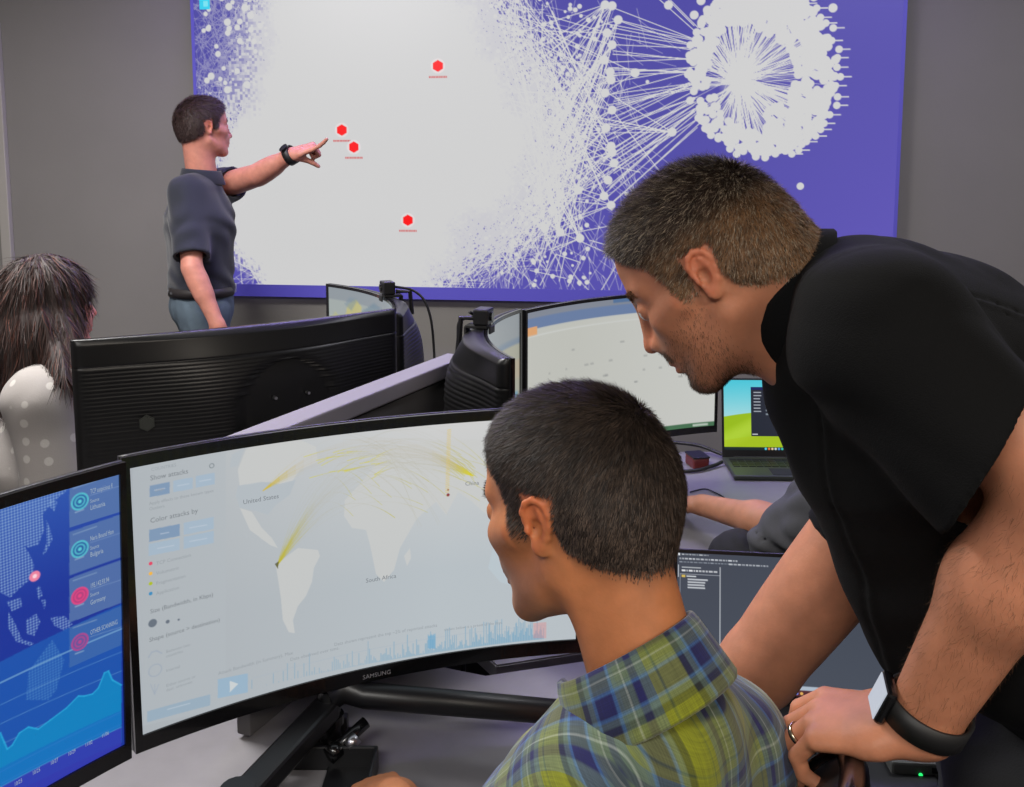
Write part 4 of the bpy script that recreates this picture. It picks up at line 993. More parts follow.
def hair_mesh(name, parent, m, V, F, N_, mask, n, dirf, lenf, width, lift, colf, cap_off=.002, cap_col=(.02, .015, .012), seed=5, segs=2, droop=0, curlv=0, capmin=.5, capmask=None):
    """scalp cap plus strands, from a body surface and a 0..1 mask on its vertices"""
    cm = mask if capmask is None else mask*capmask; keep = cm[F].min(1) > capmin; Fk = F[keep]; used, inv = np.unique(Fk, return_inverse=True); Fk = inv.reshape(Fk.shape)
    off = cap_off*sstep(capmin, 1, cm); Vc = V[used]+N_[used]*off[used][:, None]
    P, f = pick_roots(V, F, mask, n, seed); nn = N_[F[f][:, 0]]; mk = mask[F[f]].mean(1)
    d = dirf(P, nn); d = d-nn*(d*nn).sum(1)[:, None]; d /= np.linalg.norm(d, axis=1)[:, None]+1e-9
    L_ = lenf(P, mk); r = np.random.default_rng(seed+9); L_ = L_*r.uniform(.7, 1.15, n)
    Vs, Fs, Cs = strands(P+nn*(.0002+off[F[f]].mean(1)*.85)[:, None], nn, d, L_, width, lift(P, mk), colf(P, r), segs, droop, curlv, seed)
    cc = np.tile(np.array(cap_col), (len(Vc), 1))
    return np_mesh(name, np.vstack([Vc, Vs]), np.vstack([Fk, Fs+len(Vc)]), np.vstack([cc, Cs]), m, parent)
# ================================================================== people
def A(px, py, Y): return np.array(W(px, py, Y))
NP = np.array
M['skin'] = attr_mat('skin', rough=.52, spec=.35, bump=.25, bscale=260, sss=.15, mult=.10, mscale=45)
M['hair'] = attr_mat('hair', rough=.55, spec=.3)
M['eye'] = attr_mat('eye', rough=.1, spec=.6)
M['polo_black'] = mat('black_polo_knit', L(9, 9, 10), .9, bump=.35, bscale=700, spec=.2)
M['polo_navy'] = mat('navy_polo_knit', L(25, 28, 42), .9, bump=.3, bscale=300, sheen=.2)
M['jeans'] = mat('blue_grey_jeans', L(78, 92, 104), .9, bump=.4, bscale=400, var=.12, vscale=25)
M['trousers'] = mat('dark_trousers', L(28, 29, 33), .9, bump=.3, bscale=400)
M['shoe'] = mat('shoe_leather', L(30, 26, 24), .5)
M['tee_grey'] = mat('dark_grey_t_shirt', L(70, 71, 76), .9, bump=.4, bscale=500, var=.15, vscale=18)
M['strap'] = mat('black_rubber_strap', L(22, 22, 23), .55)
M['belt'] = mat('belt_leather', L(40, 36, 36), .5)
M['gold'] = mat('ring_metal', L(190, 175, 150), .25, metal=1)

XS = [-.13, -.09, -.055, -.036, -.030, .0, .006, .022, .030, .045, .072, .10]
ZL = [-.062, -.062, -.045, -.030, .018, .032, -.012, -.014, .034, .050, .084, .094]
def scalp(q, soft=.010, dz=0, front=0):
    zl = np.interp(q[:, 0]-front, XS, ZL)+dz; return sstep(-soft, soft, q[:, 2]-zl)*sstep(.105, .085, q[:, 0]*0+np.abs(q[:, 1]))
def not_ear(q, fr=None): # keep hair off the ear itself
    return 1-sstep(.0735, .0765, np.abs(q[:, 1]))*(np.abs(q[:, 0]+.012) < .028)*(q[:, 2] < .024)*(q[:, 2] > -.045)
def whorl_dir(fr, wl, fwd=0):
    c = fr.w(wl); f = fr.R @ NP((fwd, 0, -.15)); return lambda P, n: (lambda d: d/np.linalg.norm(d, axis=1)[:, None])(P-c)+f
def eyes(fr, parent, col=(.10, .07, .05)):
    for s in (1, -1):
        bm = bmesh.new(); bmesh.ops.create_uvsphere(bm, u_segments=24, v_segments=16, radius=.0122*fr.sc)
        me = bpy.data.meshes.new('eye'); bm.to_mesh(me); bm.free(); o = link('eye', me, M['eye'], parent, True, loc=fr.w((.0752, s*.032, -.001)))
        v = np.array([tuple(x.co) for x in me.vertices])/(.0122*fr.sc); a = v @ (fr.R @ NP((1, 0, -.12)))
        c = np.tile(NP((.62, .60, .57)), (len(v), 1)); c[a > .86] = col; c[a > .965] = (.004, .004, .004); set_col(me, c)
def eyebrows(fr, parent, V, F, N_, col, n=500):
    q = fr.loc(V); m = sstep(.0075, .003, np.abs(q[:, 2]-.0235-.06*(np.abs(q[:, 1])-.03)*0+.25*np.maximum(np.abs(q[:, 1])-.038, 0)))*(q[:, 0] > .05)*sstep(.012, .018, np.abs(q[:, 1]))*sstep(.052, .044, np.abs(q[:, 1]))
    if m.sum() < 3: return
    P, f = pick_roots(V, F, m, n, 8); nn = N_[F[f][:, 0]]; qy = fr.loc(P)[:, 1]
    d = np.sign(qy)[:, None]*(fr.R @ NP((0, 1, 0)))[None]+(fr.R @ NP((-.3, 0, .3))); r = np.random.default_rng(2)
    d /= np.linalg.norm(d, axis=1)[:, None]
    for k in (qy > 0, qy <= 0):
        n_ = int(k.sum()); Vs, Fs, Cs = strands(P[k], nn[k], d[k], r.uniform(.004, .007, n_), .0008, np.full(n_, .3), np.tile(NP(col), (n_, 1))*r.uniform(.6, 1.4, (n_, 1)), 2); np_mesh('eyebrow', Vs, Fs, Cs, M['hair'], parent)
def skin_cols(fr, base, V, extra=None, N_=None):
    q = fr.loc(V); c = np.tile(NP(base), (len(V), 1)); nn = vnoise(V, 22, 3)[:, None]; c = c*(.93+.14*nn)
    hd = (np.abs(q) < .16).all(1)
    red = NP((1.14, .86, .82))
    m = (sstep(.024, .016, np.hypot((q[:, 1])*.9, (q[:, 2]+.071)*2.2))*(q[:, 0] > .082)*hd)[:, None]; c = c*(1-m)+c*NP((1.05, .62, .60))*m        # lips
    m = (sstep(.028, .008, np.hypot(q[:, 1], q[:, 2]+.037))*(q[:, 0] > .09)*hd*.5)[:, None]; c = c*(1-m)+c*red*m                              # nose
    m = (sstep(.072, .080, np.abs(q[:, 1]))*(np.abs(q[:, 0]) < .05)*(np.abs(q[:, 2]) < .05)*hd*.7)[:, None]; c = c*(1-m)+c*NP((1.18, .84, .78))*m      # ears
    return c, q, hd
def tint(c, m, col, a=1.0): m = (m*a)[:, None]; return c*(1-m)+NP(col)*m
def shell(th, cuts, fold=None):
    def post(P, d):
        if fold is not None: d = d+fold(P)
        d = np.maximum(d, -(d+th))
        for c in cuts: d = np.maximum(d, c(P))
        return d
    return post
def tframe(o, f, up, sc=1.0):
    up = NP(up, float) if 0 else np.array(up, float); l = np.cross(up, np.array(f, float)); return Frame(o, np.cross(l, up), up, sc)
def cut_end(o, dirv, rad, depth=.3, keep=None):      # everything past the plane at o within rad of the axis
    o = NP(o, float).astype(np.float32) if 0 else np.array(o, np.float32); w = np.array(dirv, float); w = (w/np.linalg.norm(w)).astype(np.float32)
    def f(P):
        q = P-o; x = q @ w; r = np.sqrt(np.maximum((q*q).sum(-1)-x*x, 0)); v = np.minimum(np.minimum(x, rad-r), depth-x); return v if keep is None else np.minimum(v, keep.ev(P)-.003)
    return f
def cut_ball(o, r): 
    o = np.array(o, np.float32); return lambda P: r-np.sqrt(((P-o)**2).sum(-1))
def folds(amp, dirs, seed=0):
    ds = [(np.array(a, np.float32)/np.linalg.norm(a), f, p) for a, f, p in dirs]
    def g(P):
        s = 0
        w = .03*(np.sin(P[..., 0]*31+seed)+np.sin(P[..., 2]*27+seed*2)+np.sin(P[..., 1]*23+1))
        for a, f, p in ds: s = s+np.abs(np.sin((P @ a+w)*f+p))**1.5
        return -(s/len(ds)-.5)*amp
    return g
def cloth(name, S, h, post, m, parent, colf=None, hollow=True, attr=None):
    V, F = S.mesh(h, post, hollow=hollow); o = np_mesh(name, V, F, colf(V) if colf else None, m, parent)
    if attr is not None:
        a = o.data.attributes.new('PC', 'FLOAT_VECTOR', 'POINT'); a.data.foreach_set('vector', attr(V).astype(np.float32).ravel())
    return o, V, F
def collar(name, parent, m, fr, prof, a0, a1, n=60, rx=1.0, ry=1.0, dip=0, uvs=None, wob=0):
    """collar swept round the neck in frame fr (x front, z along the neck); prof = closed (radius, height) outline"""
    V = []; F = []; k = len(prof); UV = []
    for i in range(n+1):
        a = a0+(a1-a0)*i/n; fz = (1-math.cos(a-PI))/2      # 0 at the back, 1 in front
        for r, z in prof:
            rr = r+wob*math.sin(a*3+1)*(z < 0)
            V.append(fr.w((math.cos(a)*rr*rx, math.sin(a)*rr*ry, z-dip*fz))); UV.append((a*.075+.02, z*1.0+(.05 if uvs else 0), 0))
    for i in range(n):
        for j in range(k): F.append((i*k+j, i*k+(j+1) % k, (i+1)*k+(j+1) % k, (i+1)*k+j))
    bm = bmesh.new(); vs = [bm.verts.new(v) for v in V]
    for f in F: bm.faces.new([vs[i] for i in f])
    bm.faces.new(vs[:k][::-1]); bm.faces.new(vs[-k:]); o = obj(name, bm, m, parent, smooth=True)
    if uvs:
        at = o.data.attributes.new('PC', 'FLOAT_VECTOR', 'POINT'); at.data.foreach_set('vector', np.array(UV, np.float32).ravel())
    return o
FOLDED = [(.060, -.020), (.0605, .018), (.063, .024), (.067, .024), (.070, .018), (.082, -.024), (.0805, -.027), (.078, -.026), (.067, .010), (.064, -.020)]
def shoe(parent, o, yaw, name='shoe'):
    S = Sdf(); fr = Frame(o, (math.cos(yaw), math.sin(yaw), 0), (0, 0, 1)); S.ecap((0, 0, .05), (.16, 0, .035), (.036, .045), (.042, .028), (0, 1, 0), k=.02, fr=fr); S.ecap((-.03, 0, .08), (-.02, 0, .04), (.036, .04), (.036, .04), (0, 1, 0), k=.03, fr=fr)
    V, F = S.mesh(.008, lambda P, d: np.maximum(d, -(P[..., 2]-.004))); np_mesh(name, V, F, None, M['shoe'], parent)
def legs(parent, hips, hp, kn, an, m, name='trousers', h=.009, r=(.105, .078, .06), belt=None, pel=(.17, .12), lat=(1, 0, 0)):
    S = Sdf()
    for a, b, c in zip(hp, kn, an):
        S.cap(a, b, r[0], r[1], k=.04); S.cap(b, c, r[1]*.95, r[2], k=.02)
    S.ecap(hips[0], hips[1], (pel[0], pel[1]), (pel[0]*.93, pel[1]*.95), lat, k=.04)
    fo = folds(.006, [((.3, .2, 1), 60, 0), ((-.5, .6, .6), 45, 2)])
    V, F = S.mesh(h, lambda P, d: d+fo(P)); return np_mesh(name, V, F, None, m, parent)
DBG = globals().get('DBG', 1.0)
PEOPLE = {}

# ---------------------------------------------------------------- 1: the seated man in plaid
def plaid_material():
    m = bpy.data.materials.new('plaid_cotton'); m.use_nodes = True; nt = m.node_tree; b = nt.nodes['Principled BSDF']; b.inputs['Roughness'].default_value = .85; b.inputs['Sheen Weight'].default_value = .2
    at = nt.nodes.new('ShaderNodeAttribute'); at.attribute_name = 'PC'; sx = nt.nodes.new('ShaderNodeSeparateXYZ'); nt.links.new(at.outputs['Vector'], sx.inputs[0])
    def mth(op, a, bb=None, c=None):
        n = nt.nodes.new('ShaderNodeMath'); n.operation = op
        for i, x in enumerate((a, bb, c)):
            if x is None: continue
            if isinstance(x, (int, float)): n.inputs[i].default_value = x
            else: nt.links.new(x, n.inputs[i])
        return n.outputs[0]
    def ramp(x, stops):
        r = nt.nodes.new('ShaderNodeValToRGB'); e = r.color_ramp.elements
        r.color_ramp.interpolation = 'LINEAR'
        pts = []
        for i, (p, c) in enumerate(stops):
            q = stops[i+1][0] if i+1 < len(stops) else 1.0; pts += [(p+.008, c), (q-.008, c)]
        pts = pts[:32]
        e[0].position, e[0].color = pts[0][0], L(*pts[0][1]); e[1].position, e[1].color = pts[-1][0], L(*pts[-1][1])
        for p, c in pts[1:-1]: n = e.new(p); n.color = L(*c)
        nt.links.new(x, r.inputs[0]); return r.outputs[0]
    G_, Nv, B_, K_, S_ = (122, 128, 14), (14, 16, 78), (62, 106, 160), (24, 30, 30), (84, 104, 98)
    st = [(0, G_), (.07, (84, 98, 40)), (.09, G_), (.31, K_), (.38, S_), (.44, B_), (.47, Nv), (.65, B_), (.68, S_), (.72, (90, 106, 84)), (.78, (150, 160, 146)), (.79, (80, 98, 78)), (.85, Nv), (.92, S_)]
    tc = nt.nodes.new('ShaderNodeTexNoise'); tc.inputs['Scale'].default_value = 9
    nt.links.new(at.outputs['Vector'], tc.inputs['Vector'])
    wob = mth('MULTIPLY', mth('SUBTRACT', tc.outputs['Fac'], .5), .005)
    u = mth('ADD', sx.outputs[0], wob); v = mth('ADD', sx.outputs[1], wob)
    cu = ramp(mth('FRACT', mth('MULTIPLY', u, 1/.098)), st); cv = ramp(mth('FRACT', mth('MULTIPLY', v, 1/.098)), st)
    mx = nt.nodes.new('ShaderNodeMix'); mx.data_type = 'RGBA'; mx.inputs[0].default_value = .47
    nt.links.new(cu, mx.inputs[6]); nt.links.new(cv, mx.inputs[7])
    # threads: fine slubs along both directions
    def slub(kx, ky):
        mp = nt.nodes.new('ShaderNodeMapping'); mp.inputs['Scale'].default_value = (kx, ky, 1); nt.links.new(at.outputs['Vector'], mp.inputs[0])
        n = nt.nodes.new('ShaderNodeTexNoise'); n.inputs['Scale'].default_value = 1; n.inputs['Detail'].default_value = 2; nt.links.new(mp.outputs[0], n.inputs['Vector']); return n.outputs['Fac']
    a = slub(900, 25); c = slub(25, 900); sm = mth('ADD', mth('MULTIPLY', mth('ADD', a, c), .9), .1)
    vm = nt.nodes.new('ShaderNodeVectorMath'); vm.operation = 'SCALE'; nt.links.new(mx.outputs[2], vm.inputs[0]); nt.links.new(sm, vm.inputs['Scale']); nt.links.new(vm.outputs[0], b.inputs['Base Color'])
    bp = nt.nodes.new('ShaderNodeBump'); bp.inputs['Strength'].default_value = .25; bp.inputs['Distance'].default_value = .001; nt.links.new(sm, bp.inputs['Height']); nt.links.new(bp.outputs['Normal'], b.inputs['Normal'])
    return m
M['plaid'] = plaid_material()
def seated_man():
    p = empty('person', (.12, .86, 0), 0, 'seated man in a green and blue plaid shirt, short dark hair, seen from behind', 'person')
    inv = NP((.12, .86, 0)); al, th = math.radians(49), math.radians(14)
    f = NP((-math.sin(al)*math.cos(th), math.cos(al)*math.cos(th), -math.sin(th))); up = NP((-.05, .10, 1.0))
    fr0 = Frame((0, 0, 0), f, up, 1.06); ear = A(533, 527, .905)-inv; o = ear-fr0.R @ NP((-.010, .078, -.006))*1.06
    fr = Frame(o, f, up, 1.06)
    lat = NP((-.62, -.78, 0)); fw = NP((-.78, .62, 0))
    c7 = A(640, 692, .865)-inv; S = Sdf(); head(S, fr, jaw=.94)
    cc_ = A(638, 677, .900)-inv; nb = cc_+NP((.014, -.014, -.030))
    S.ecap(fr.w((-.040, 0, -.035)), nb+NP((.01, 0, -.02)), (.050, .055), (.058, .058), lat, k=.028, mid=(-.003, -.003))
    S.cap(fr.w((-.02, .045, -.04)), nb+lat*.01+fw*.03+NP((0, 0, -.01)), .012, .012, k=.03); S.cap(fr.w((-.02, -.045, -.04)), nb-lat*.01+fw*.03+NP((0, 0, -.01)), .012, .012, k=.03)
    shL = c7+lat*.080+NP((.010, .03, -.18)); shR = c7-lat*.140+NP((.018, 0, -.125))
    ch = c7+fw*.05-lat*.028+NP((0, 0, -.20)); hip = NP((.17, .78, .56))-inv
    S.ecap(c7+fw*.04+NP((0, 0, -.11)), ch, (.08, .06), (.125, .085), lat, k=.03); S.ecap(ch, hip, (.150, .10), (.15, .11), lat, k=.05)
    elL = A(470, 930, .98)-inv; wrL = A(392, 800, 1.20)-inv; elR = NP((.33, 1.08, .80))-inv; wrR = NP((.19, 1.30, .715))-inv
    for sh, el, wr in ((shL, elL, wrL), (shR, elR, wrR)): arm(S, sh, el, wr, r=(.043, .042, .042, .027), k=.015)
    hand(S, wrL, A(372, 789, 1.28)-inv-wrL+NP((0, 0, .01)), (0, 0, -1), side=-1, curl=(.25, .25, .3, .35)) 
    hand(S, wrR, (-.7, .7, -.1), (0, 0, -1), side=-1 if 0 else 1, curl=(.3, .3, .35, .4))
    base = L(186, 118, 76)[:3]
    def colf(V, N_):
        c, q, hd = skin_cols(fr, base, V)
        st = sstep(-.035, -.065, q[:, 2])*sstep(.0, .03, q[:, 0])*hd*sstep(-.135, -.11, q[:, 2])
        c = tint(c, st, (.16, .11, .09), .38)
        m = scalp(q, .022, dz=-.006)*hd*not_ear(q); return tint(c, m, (.07, .05, .04), .75)
    bo, V, F, N_ = skin_part('body', S, .0024*DBG, M['skin'], p, colf)
    q = fr.loc(V); hd = (np.abs(q) < .16).all(1); mask = scalp(q, .012)*hd*not_ear(q)
    wl = (-.075, -.022, .078)
    def lenf(P, mk): z = fr.loc(P)[:, 2]; return np.interp(z, [-.07, -.02, .03, .08, .12], [.006, .008, .010, .014, .017])*(.35+.65*mk)*np.interp(fr.loc(P)[:, 0], [.03, .09], [1, .55])
    def colh(P, r): z = fr.loc(P)[:, 2]; g = np.clip(r.normal(0, 1, len(P)), -1.5, 2)[:, None]; b = NP(L(70, 58, 50)[:3])*(1-np.clip((z+.0)/.12, 0, .5))[:, None]; cl = (.55+.9*vnoise(P, 130, 8))[:, None]; return np.clip(b*cl*(1+.6*g), .004, 1)
    def lift(P, mk): z = fr.loc(P)[:, 2]; return np.interp(z, [-.05, .05, .12], [.22, .30, .45])*(.5+vnoise(P, 160, 2))
    hair_mesh('hair', p, M['hair'], V, F, N_, mask, int(46000/DBG), whorl_dir(fr, wl, .0), lenf, .0008, lift, colh, cap_off=.004, cap_col=L(40, 33, 29)[:3], segs=2, curlv=.06, capmin=.6, capmask=(q[:, 0] < .002)|(q[:, 2] > .045))
    eyes(fr, p); eyebrows(fr, p, V, F, N_, L(60, 45, 36)[:3])
    # the shirt
    T_ = Sdf(); up3 = NP((0, 0, 1))
    T_.ecap(c7+fw*.035+NP((0, 0, -.085)), ch, (.09, .075), (.165, .118), lat, k=.06); T_.ecap(ch, hip+NP((0, 0, .03)), (.178, .122), (.185, .14), lat, k=.05)
    T_.ecap(c7-fw*.004-lat*.02+NP((0, 0, -.090)), ch-fw*.02, (.085, .072), (.13, .120), lat, k=.04); T_.cap(c7-lat*.030-fw*.012+NP((0, 0, -.062)), ch-lat*.04-fw*.03, .062, .10, k=.04); T_.cap(c7+lat*.02+NP((0, 0, -.050)), shL, .044, .064, k=.05); T_.cap(c7-lat*.045+NP((0, 0, -.040)), shR, .044, .062, k=.05)
    T_.cap(shL, elL, .070, .060, k=.04); T_.cap(shR, elR, .072, .060, k=.04)
    hemL = elL+(wrL-elL)*.35; hemR = elR+(wrR-elR)*.5; T_.cap(elL, hemL, .060, .052, k=.02); T_.cap(elR, hemR, .060, .052, k=.02)
    nfr = tframe(nb, fw, (-.40, .34, .85))
    cuts = [cut_end(hemL-(wrL-elL)*.02, wrL-elL, .12), cut_end(hemR-(wrR-elR)*.02, wrR-elR, .12), cut_end(cc_-nfr.R[:, 2]*.008, nfr.R[:, 2], .060, .2)]
    fo = folds(.006, [((.5, .4, 1), 34, .5), ((-.7, .3, .5), 27, 2)], 3)
    def pc(V): q = V-c7; a = q @ lat; return np.stack([a*1.0+.012, q[:, 2]*.95-(q @ fw)*.75, a*0], 1)
    cloth('shirt', T_, .0038*DBG, shell(.007, cuts, fo), M['plaid'], p, attr=pc)
    cf = Frame(cc_, nfr.R[:, 0], nfr.R[:, 2])
    prof = [(r*1.12+.003, z*1.38+.004) for r, z in FOLDED]
    collar('shirt_collar', p, M['plaid'], cf, prof, math.radians(22), math.radians(338), rx=1.0, ry=.97, dip=.012, uvs=True, wob=.002)
    lg = legs(p, (hip, hip+NP((0, 0, .06))), [hip+lat*.09, hip-lat*.09], [NP((-.12, 1.10, .53))-inv, NP((.05, 1.24, .53))-inv], [NP((-.16, 1.18, .10))-inv, NP((.02, 1.32, .10))-inv], M['trousers'], lat=lat, h=.01, r=(.095, .07, .055))
    for a in ((-.16, 1.18), (.02, 1.32)): shoe(p, (a[0]-.12, a[1]-.86, 0), math.radians(128))
    # wrist band of the hand on the desk edge
    return p
seated_man()

# ---------------------------------------------------------------- 2: the man leaning in, black polo
def leaning_man():
    base0 = NP((.62, 1.10, 0)); p = empty('person', base0, 0, 'man in a black polo leaning in from the right, hand on the chair back', 'person')
    inv = base0; ps, th = math.radians(25), math.radians(37)
    f = NP((-math.cos(ps)*math.cos(th), math.sin(ps)*math.cos(th), -math.sin(th))); up = NP((0, 0, 1.0))
    fr0 = Frame((0, 0, 0), f, up, .975); ear = A(701, 276, .975)-inv; o = ear-fr0.R @ NP((-.010, .080, -.006))*.975; fr = Frame(o, f, up, .975)
    S = Sdf(); head(S, fr, jaw=1.02, nose=1.0)
    nb = A(812, 300, 1.03)-inv; nk = NP((-.93, .22, .27)); nk /= np.linalg.norm(nk); kc = A(786, 299, 1.03)-inv
    lat = fr.R[:, 1]*NP((1, 1, 0)); lat /= np.linalg.norm(lat)
    ax = A(1010, 560, 1.03)-A(830, 320, 1.03); ax /= np.linalg.norm(ax)
    S.ecap(fr.w((-.045, 0, -.035)), nb+ax*.02, (.058, .066), (.066, .074), lat, k=.03)
    S.cap(fr.w((.0, 0, -.085)), A(790, 345, 1.03)-inv, .030, .045, k=.04)
    shL = A(880, 335, .885)-inv; shR = A(925, 455, 1.20)-inv; ch = A(905, 395, 1.04)-inv; be = A(1000, 540, 1.05)-inv; pe = A(1100, 640, 1.12)-inv
    S.ecap(A(865, 330, 1.05)-inv, ch, (.09, .06), (.155, .10), lat, k=.05); S.ecap(ch, be, (.165, .11), (.16, .115), lat, k=.06); S.ecap(be, pe, (.16, .115), (.16, .12), lat, k=.06)
    elL = A(1062, 480, .80)-inv; wrL = A(918, 727, .88)-inv; elR = A(758, 668, 1.24)-inv; wrR = A(668, 760, 1.36)-inv
    S.cap(shL, elL, .053, .047, k=.02); S.ecap(elL, elL+(wrL-elL)*.40, (.042, .044), (.045, .042), (0, 1, 0), k=.02, mid=(.001, .001)); S.ecap(elL+(wrL-elL)*.40, wrL, (.046, .043), (.0335, .028), (.7, -.3, .6), k=.03)
    S.cap(shR, elR, .062, .053, k=.04, mid=.006); S.cap(elR, elR+(wrR-elR)*.4, .052, .045, k=.02); S.cap(elR+(wrR-elR)*.4, wrR, .045, .030, k=.02)
    hd_dir = A(808, 722, .945)-A(906, 731, .89)
    hj = hand(S, wrL, hd_dir, (-.25, .35, -.85), sc=1.2, side=-1, curl=(.50, .55, .62, .75), spread=.08, thumb=.35, thumb_dir=NP((-.55, .55, -.5)))
    hand(S, wrR, (-.8, .5, -.35), (0, -.1, -1), side=-1, curl=(.2, .2, .2, .3), spread=.2)
    base = L(184, 122, 92)[:3]
    def colf(V, N_):
        c, q, hd = skin_cols(fr, base, V)
        bd = sstep(-.012, -.055, q[:, 2]+.25*(q[:, 0]-.05))*sstep(-.015, .02, q[:, 0])*hd*sstep(-.14, -.11, q[:, 2])
        bd = bd*(1-sstep(.019, .012, np.hypot(q[:, 1]*.9, (q[:, 2]+.071)*2.0))*(q[:, 0] > .08)); c = tint(c, bd, (.20, .12, .08), .12)
        ch_ = np.maximum(sstep(.034, .016, np.hypot(q[:, 1], q[:, 2]+.102))*(q[:, 0] > .04), sstep(.010, .004, np.abs(q[:, 2]+.0565))*(q[:, 0] > .075)*sstep(.034, .024, np.abs(q[:, 1])))*hd
        c = tint(c, ch_, (.07, .045, .035), .62)
        m = scalp(q, .018, dz=-.004)*hd*not_ear(q); return tint(c, m, (.13, .095, .07), .7)
    bo, V, F, N_ = skin_part('body', S, .0025*DBG, M['skin'], p, colf)
    q = fr.loc(V); hd = (np.abs(q) < .16).all(1); mask = scalp(q, .012)*hd*not_ear(q)
    def lenf(P, mk): ql = fr.loc(P); return np.interp(ql[:, 2], [-.06, -.01, .04, .08, .12], [.006, .010, .013, .018, .021])*(.4+.6*mk)
    def colh(P, r):
        ql = fr.loc(P); g = np.clip(r.normal(0, 1, len(P)), -1.4, 2)[:, None]; t = sstep(.060, .02, ql[:, 2])[:, None]; grey = (r.random(len(P)) < .18)[:, None]
        b = NP(L(50, 38, 31)[:3])*(1-t)+NP(L(112, 82, 56)[:3])*t; b = b*(.6+.8*vnoise(P, 120, 8))[:, None]; b = np.where(grey, NP(L(140, 126, 108)[:3]), b); return np.clip(b*(1+.35*g), .004, 1)
    def lift(P, mk): z = fr.loc(P)[:, 2]; return np.interp(z, [-.05, .05, .12], [.25, .40, .65])
    hair_mesh('hair', p, M['hair'], V, F, N_, mask, int(60000/DBG), whorl_dir(fr, (-.08, .0, .07), .25), lenf, .0009, lift, colh, cap_off=.003, cap_col=L(50, 38, 30)[:3], segs=3, curlv=.14, seed=11, capmin=.6, capmask=(q[:, 0] < .002)|(q[:, 2] > .045))
    # stubble
    bm_ = (sstep(-.020, -.05, q[:, 2]+.25*(q[:, 0]-.05))*sstep(.0, .03, q[:, 0])*hd*sstep(-.13, -.118, q[:, 2]))*(1-sstep(.030, .022, np.hypot(q[:, 1]*.9, (q[:, 2]+.071)*2.3))*(q[:, 0] > .08)*(q[:, 2] < -.060))*(1-sstep(.06, .03, np.hypot(q[:, 1], q[:, 2]+.03))*(q[:, 2] > -.048))
    chin = sstep(.045, .02, np.hypot(q[:, 1], q[:, 2]+.10)); bm_ = bm_*(.16+.84*np.maximum(chin, (np.abs(q[:, 2]+.0565) < .008)*(np.abs(q[:, 1]) < .03)))
    P, fi = pick_roots(V, F, bm_, 9000, 4); nn = N_[F[fi][:, 0]]; r = np.random.default_rng(4); dn = np.tile(fr.R @ NP((.2, 0, -1)), (9000, 1)); dn = dn-nn*(dn*nn).sum(1)[:, None]; dn /= np.linalg.norm(dn, axis=1)[:, None]
    cc = np.tile(NP(L(92, 66, 48)[:3]), (9000, 1))*r.uniform(.5, 1.6, (9000, 1)); Vs, Fs, Cs = strands(P, nn, dn, r.uniform(.002, .005, 9000), .0004, np.full(9000, .7), cc, 1, seed=6); np_mesh('beard', Vs, Fs, Cs, M['hair'], p)
    eyes(fr, p, (.12, .16, .18)); eyebrows(fr, p, V, F, N_, L(120, 96, 74)[:3])
    # fine hair on the forearms
    for a_, b_ in ((elL, wrL), (elR, wrR)):
        ab = b_-a_; t = np.clip(((V-a_) @ ab)/(ab @ ab), -.3, 1.2); ds = np.linalg.norm(V-(a_+t[:, None]*ab), axis=1); hm = (ds < .075)*sstep(-.05, .1, t)*sstep(1.0, .8, t)*(.3+.7*vnoise(V, 40, 2))
        P, fi = pick_roots(V, F, hm, 2600, 12); nn = N_[F[fi][:, 0]]; d = np.tile(ab/np.linalg.norm(ab), (2600, 1))+np.random.default_rng(1).normal(0, .35, (2600, 3)); d = d-nn*(d*nn).sum(1)[:, None]; d /= np.linalg.norm(d, axis=1)[:, None]
        Vs, Fs, Cs = strands(P, nn, d, np.random.default_rng(2).uniform(.005, .013, 2600), .00022, np.full(2600, .35), np.tile(NP(L(110, 78, 54)[:3]), (2600, 1)), 2, curlv=.1, seed=4); np_mesh('arm_hair', Vs, Fs, Cs, M['hair'], p)
    # the polo
    T_ = Sdf()
    T_.ecap(A(862, 318, 1.04)-inv, ch+NP((.015, 0, .01)), (.12, .080), (.198, .138), lat, k=.07); T_.ecap(ch+NP((.015, 0, .01)), be, (.198, .138), (.19, .150), lat, k=.06); T_.ecap(be, pe, (.19, .150), (.185, .15), lat, k=.06)
    T_.cap(A(852, 305, .99)-inv, shL, .062, .076, k=.06); T_.cap(A(860, 350, 1.10)-inv, shR, .055, .072, k=.07)
    el1 = A(987, 456, .81)-inv; T_.cap(shL, el1+(el1-shL)*.2, .078, .076, k=.03); el2 = shR+(elR-shR)*.42; T_.cap(shR, el2+(el2-shR)*.15, .075, .070, k=.04)
    T_.cap(A(815, 325, 1.03)-inv, A(822, 398, 1.04)-inv, .050, .054, k=.05); T_.cap(A(865, 470, 1.02)-inv, A(900, 660, 1.00)-inv, .050, .010, k=.07)      # the shirt hanging from the belly
    TB = Sdf(); TB.p = T_.p[:3]
    cuts = [cut_end(el1, NP((.80, -.42, -.42)), .125, keep=TB), cut_end(el2, el2-shR, .11, keep=TB), cut_end(kc-nk*.018, nk, .070, .25)]
    fo_ = folds(.006, [((.7, .2, -.5), 30, .3), ((.4, .5, .8), 23, 1)], 5); sn = np.array((.12, -.97, -.16), np.float32); sp0 = (shL+NP((0, .035, 0))).astype(np.float32)
    def fo(P): x = (P-sp0) @ sn; return fo_(P)+.0022*np.exp(-(x/.003)**2)-.0016*np.exp(-((x-.008)/.004)**2)
    cloth('polo_shirt', T_, .0042*DBG, shell(.008, cuts, fo), M['polo_black'], p)
    cf = Frame(kc, np.cross(lat, nk), nk)
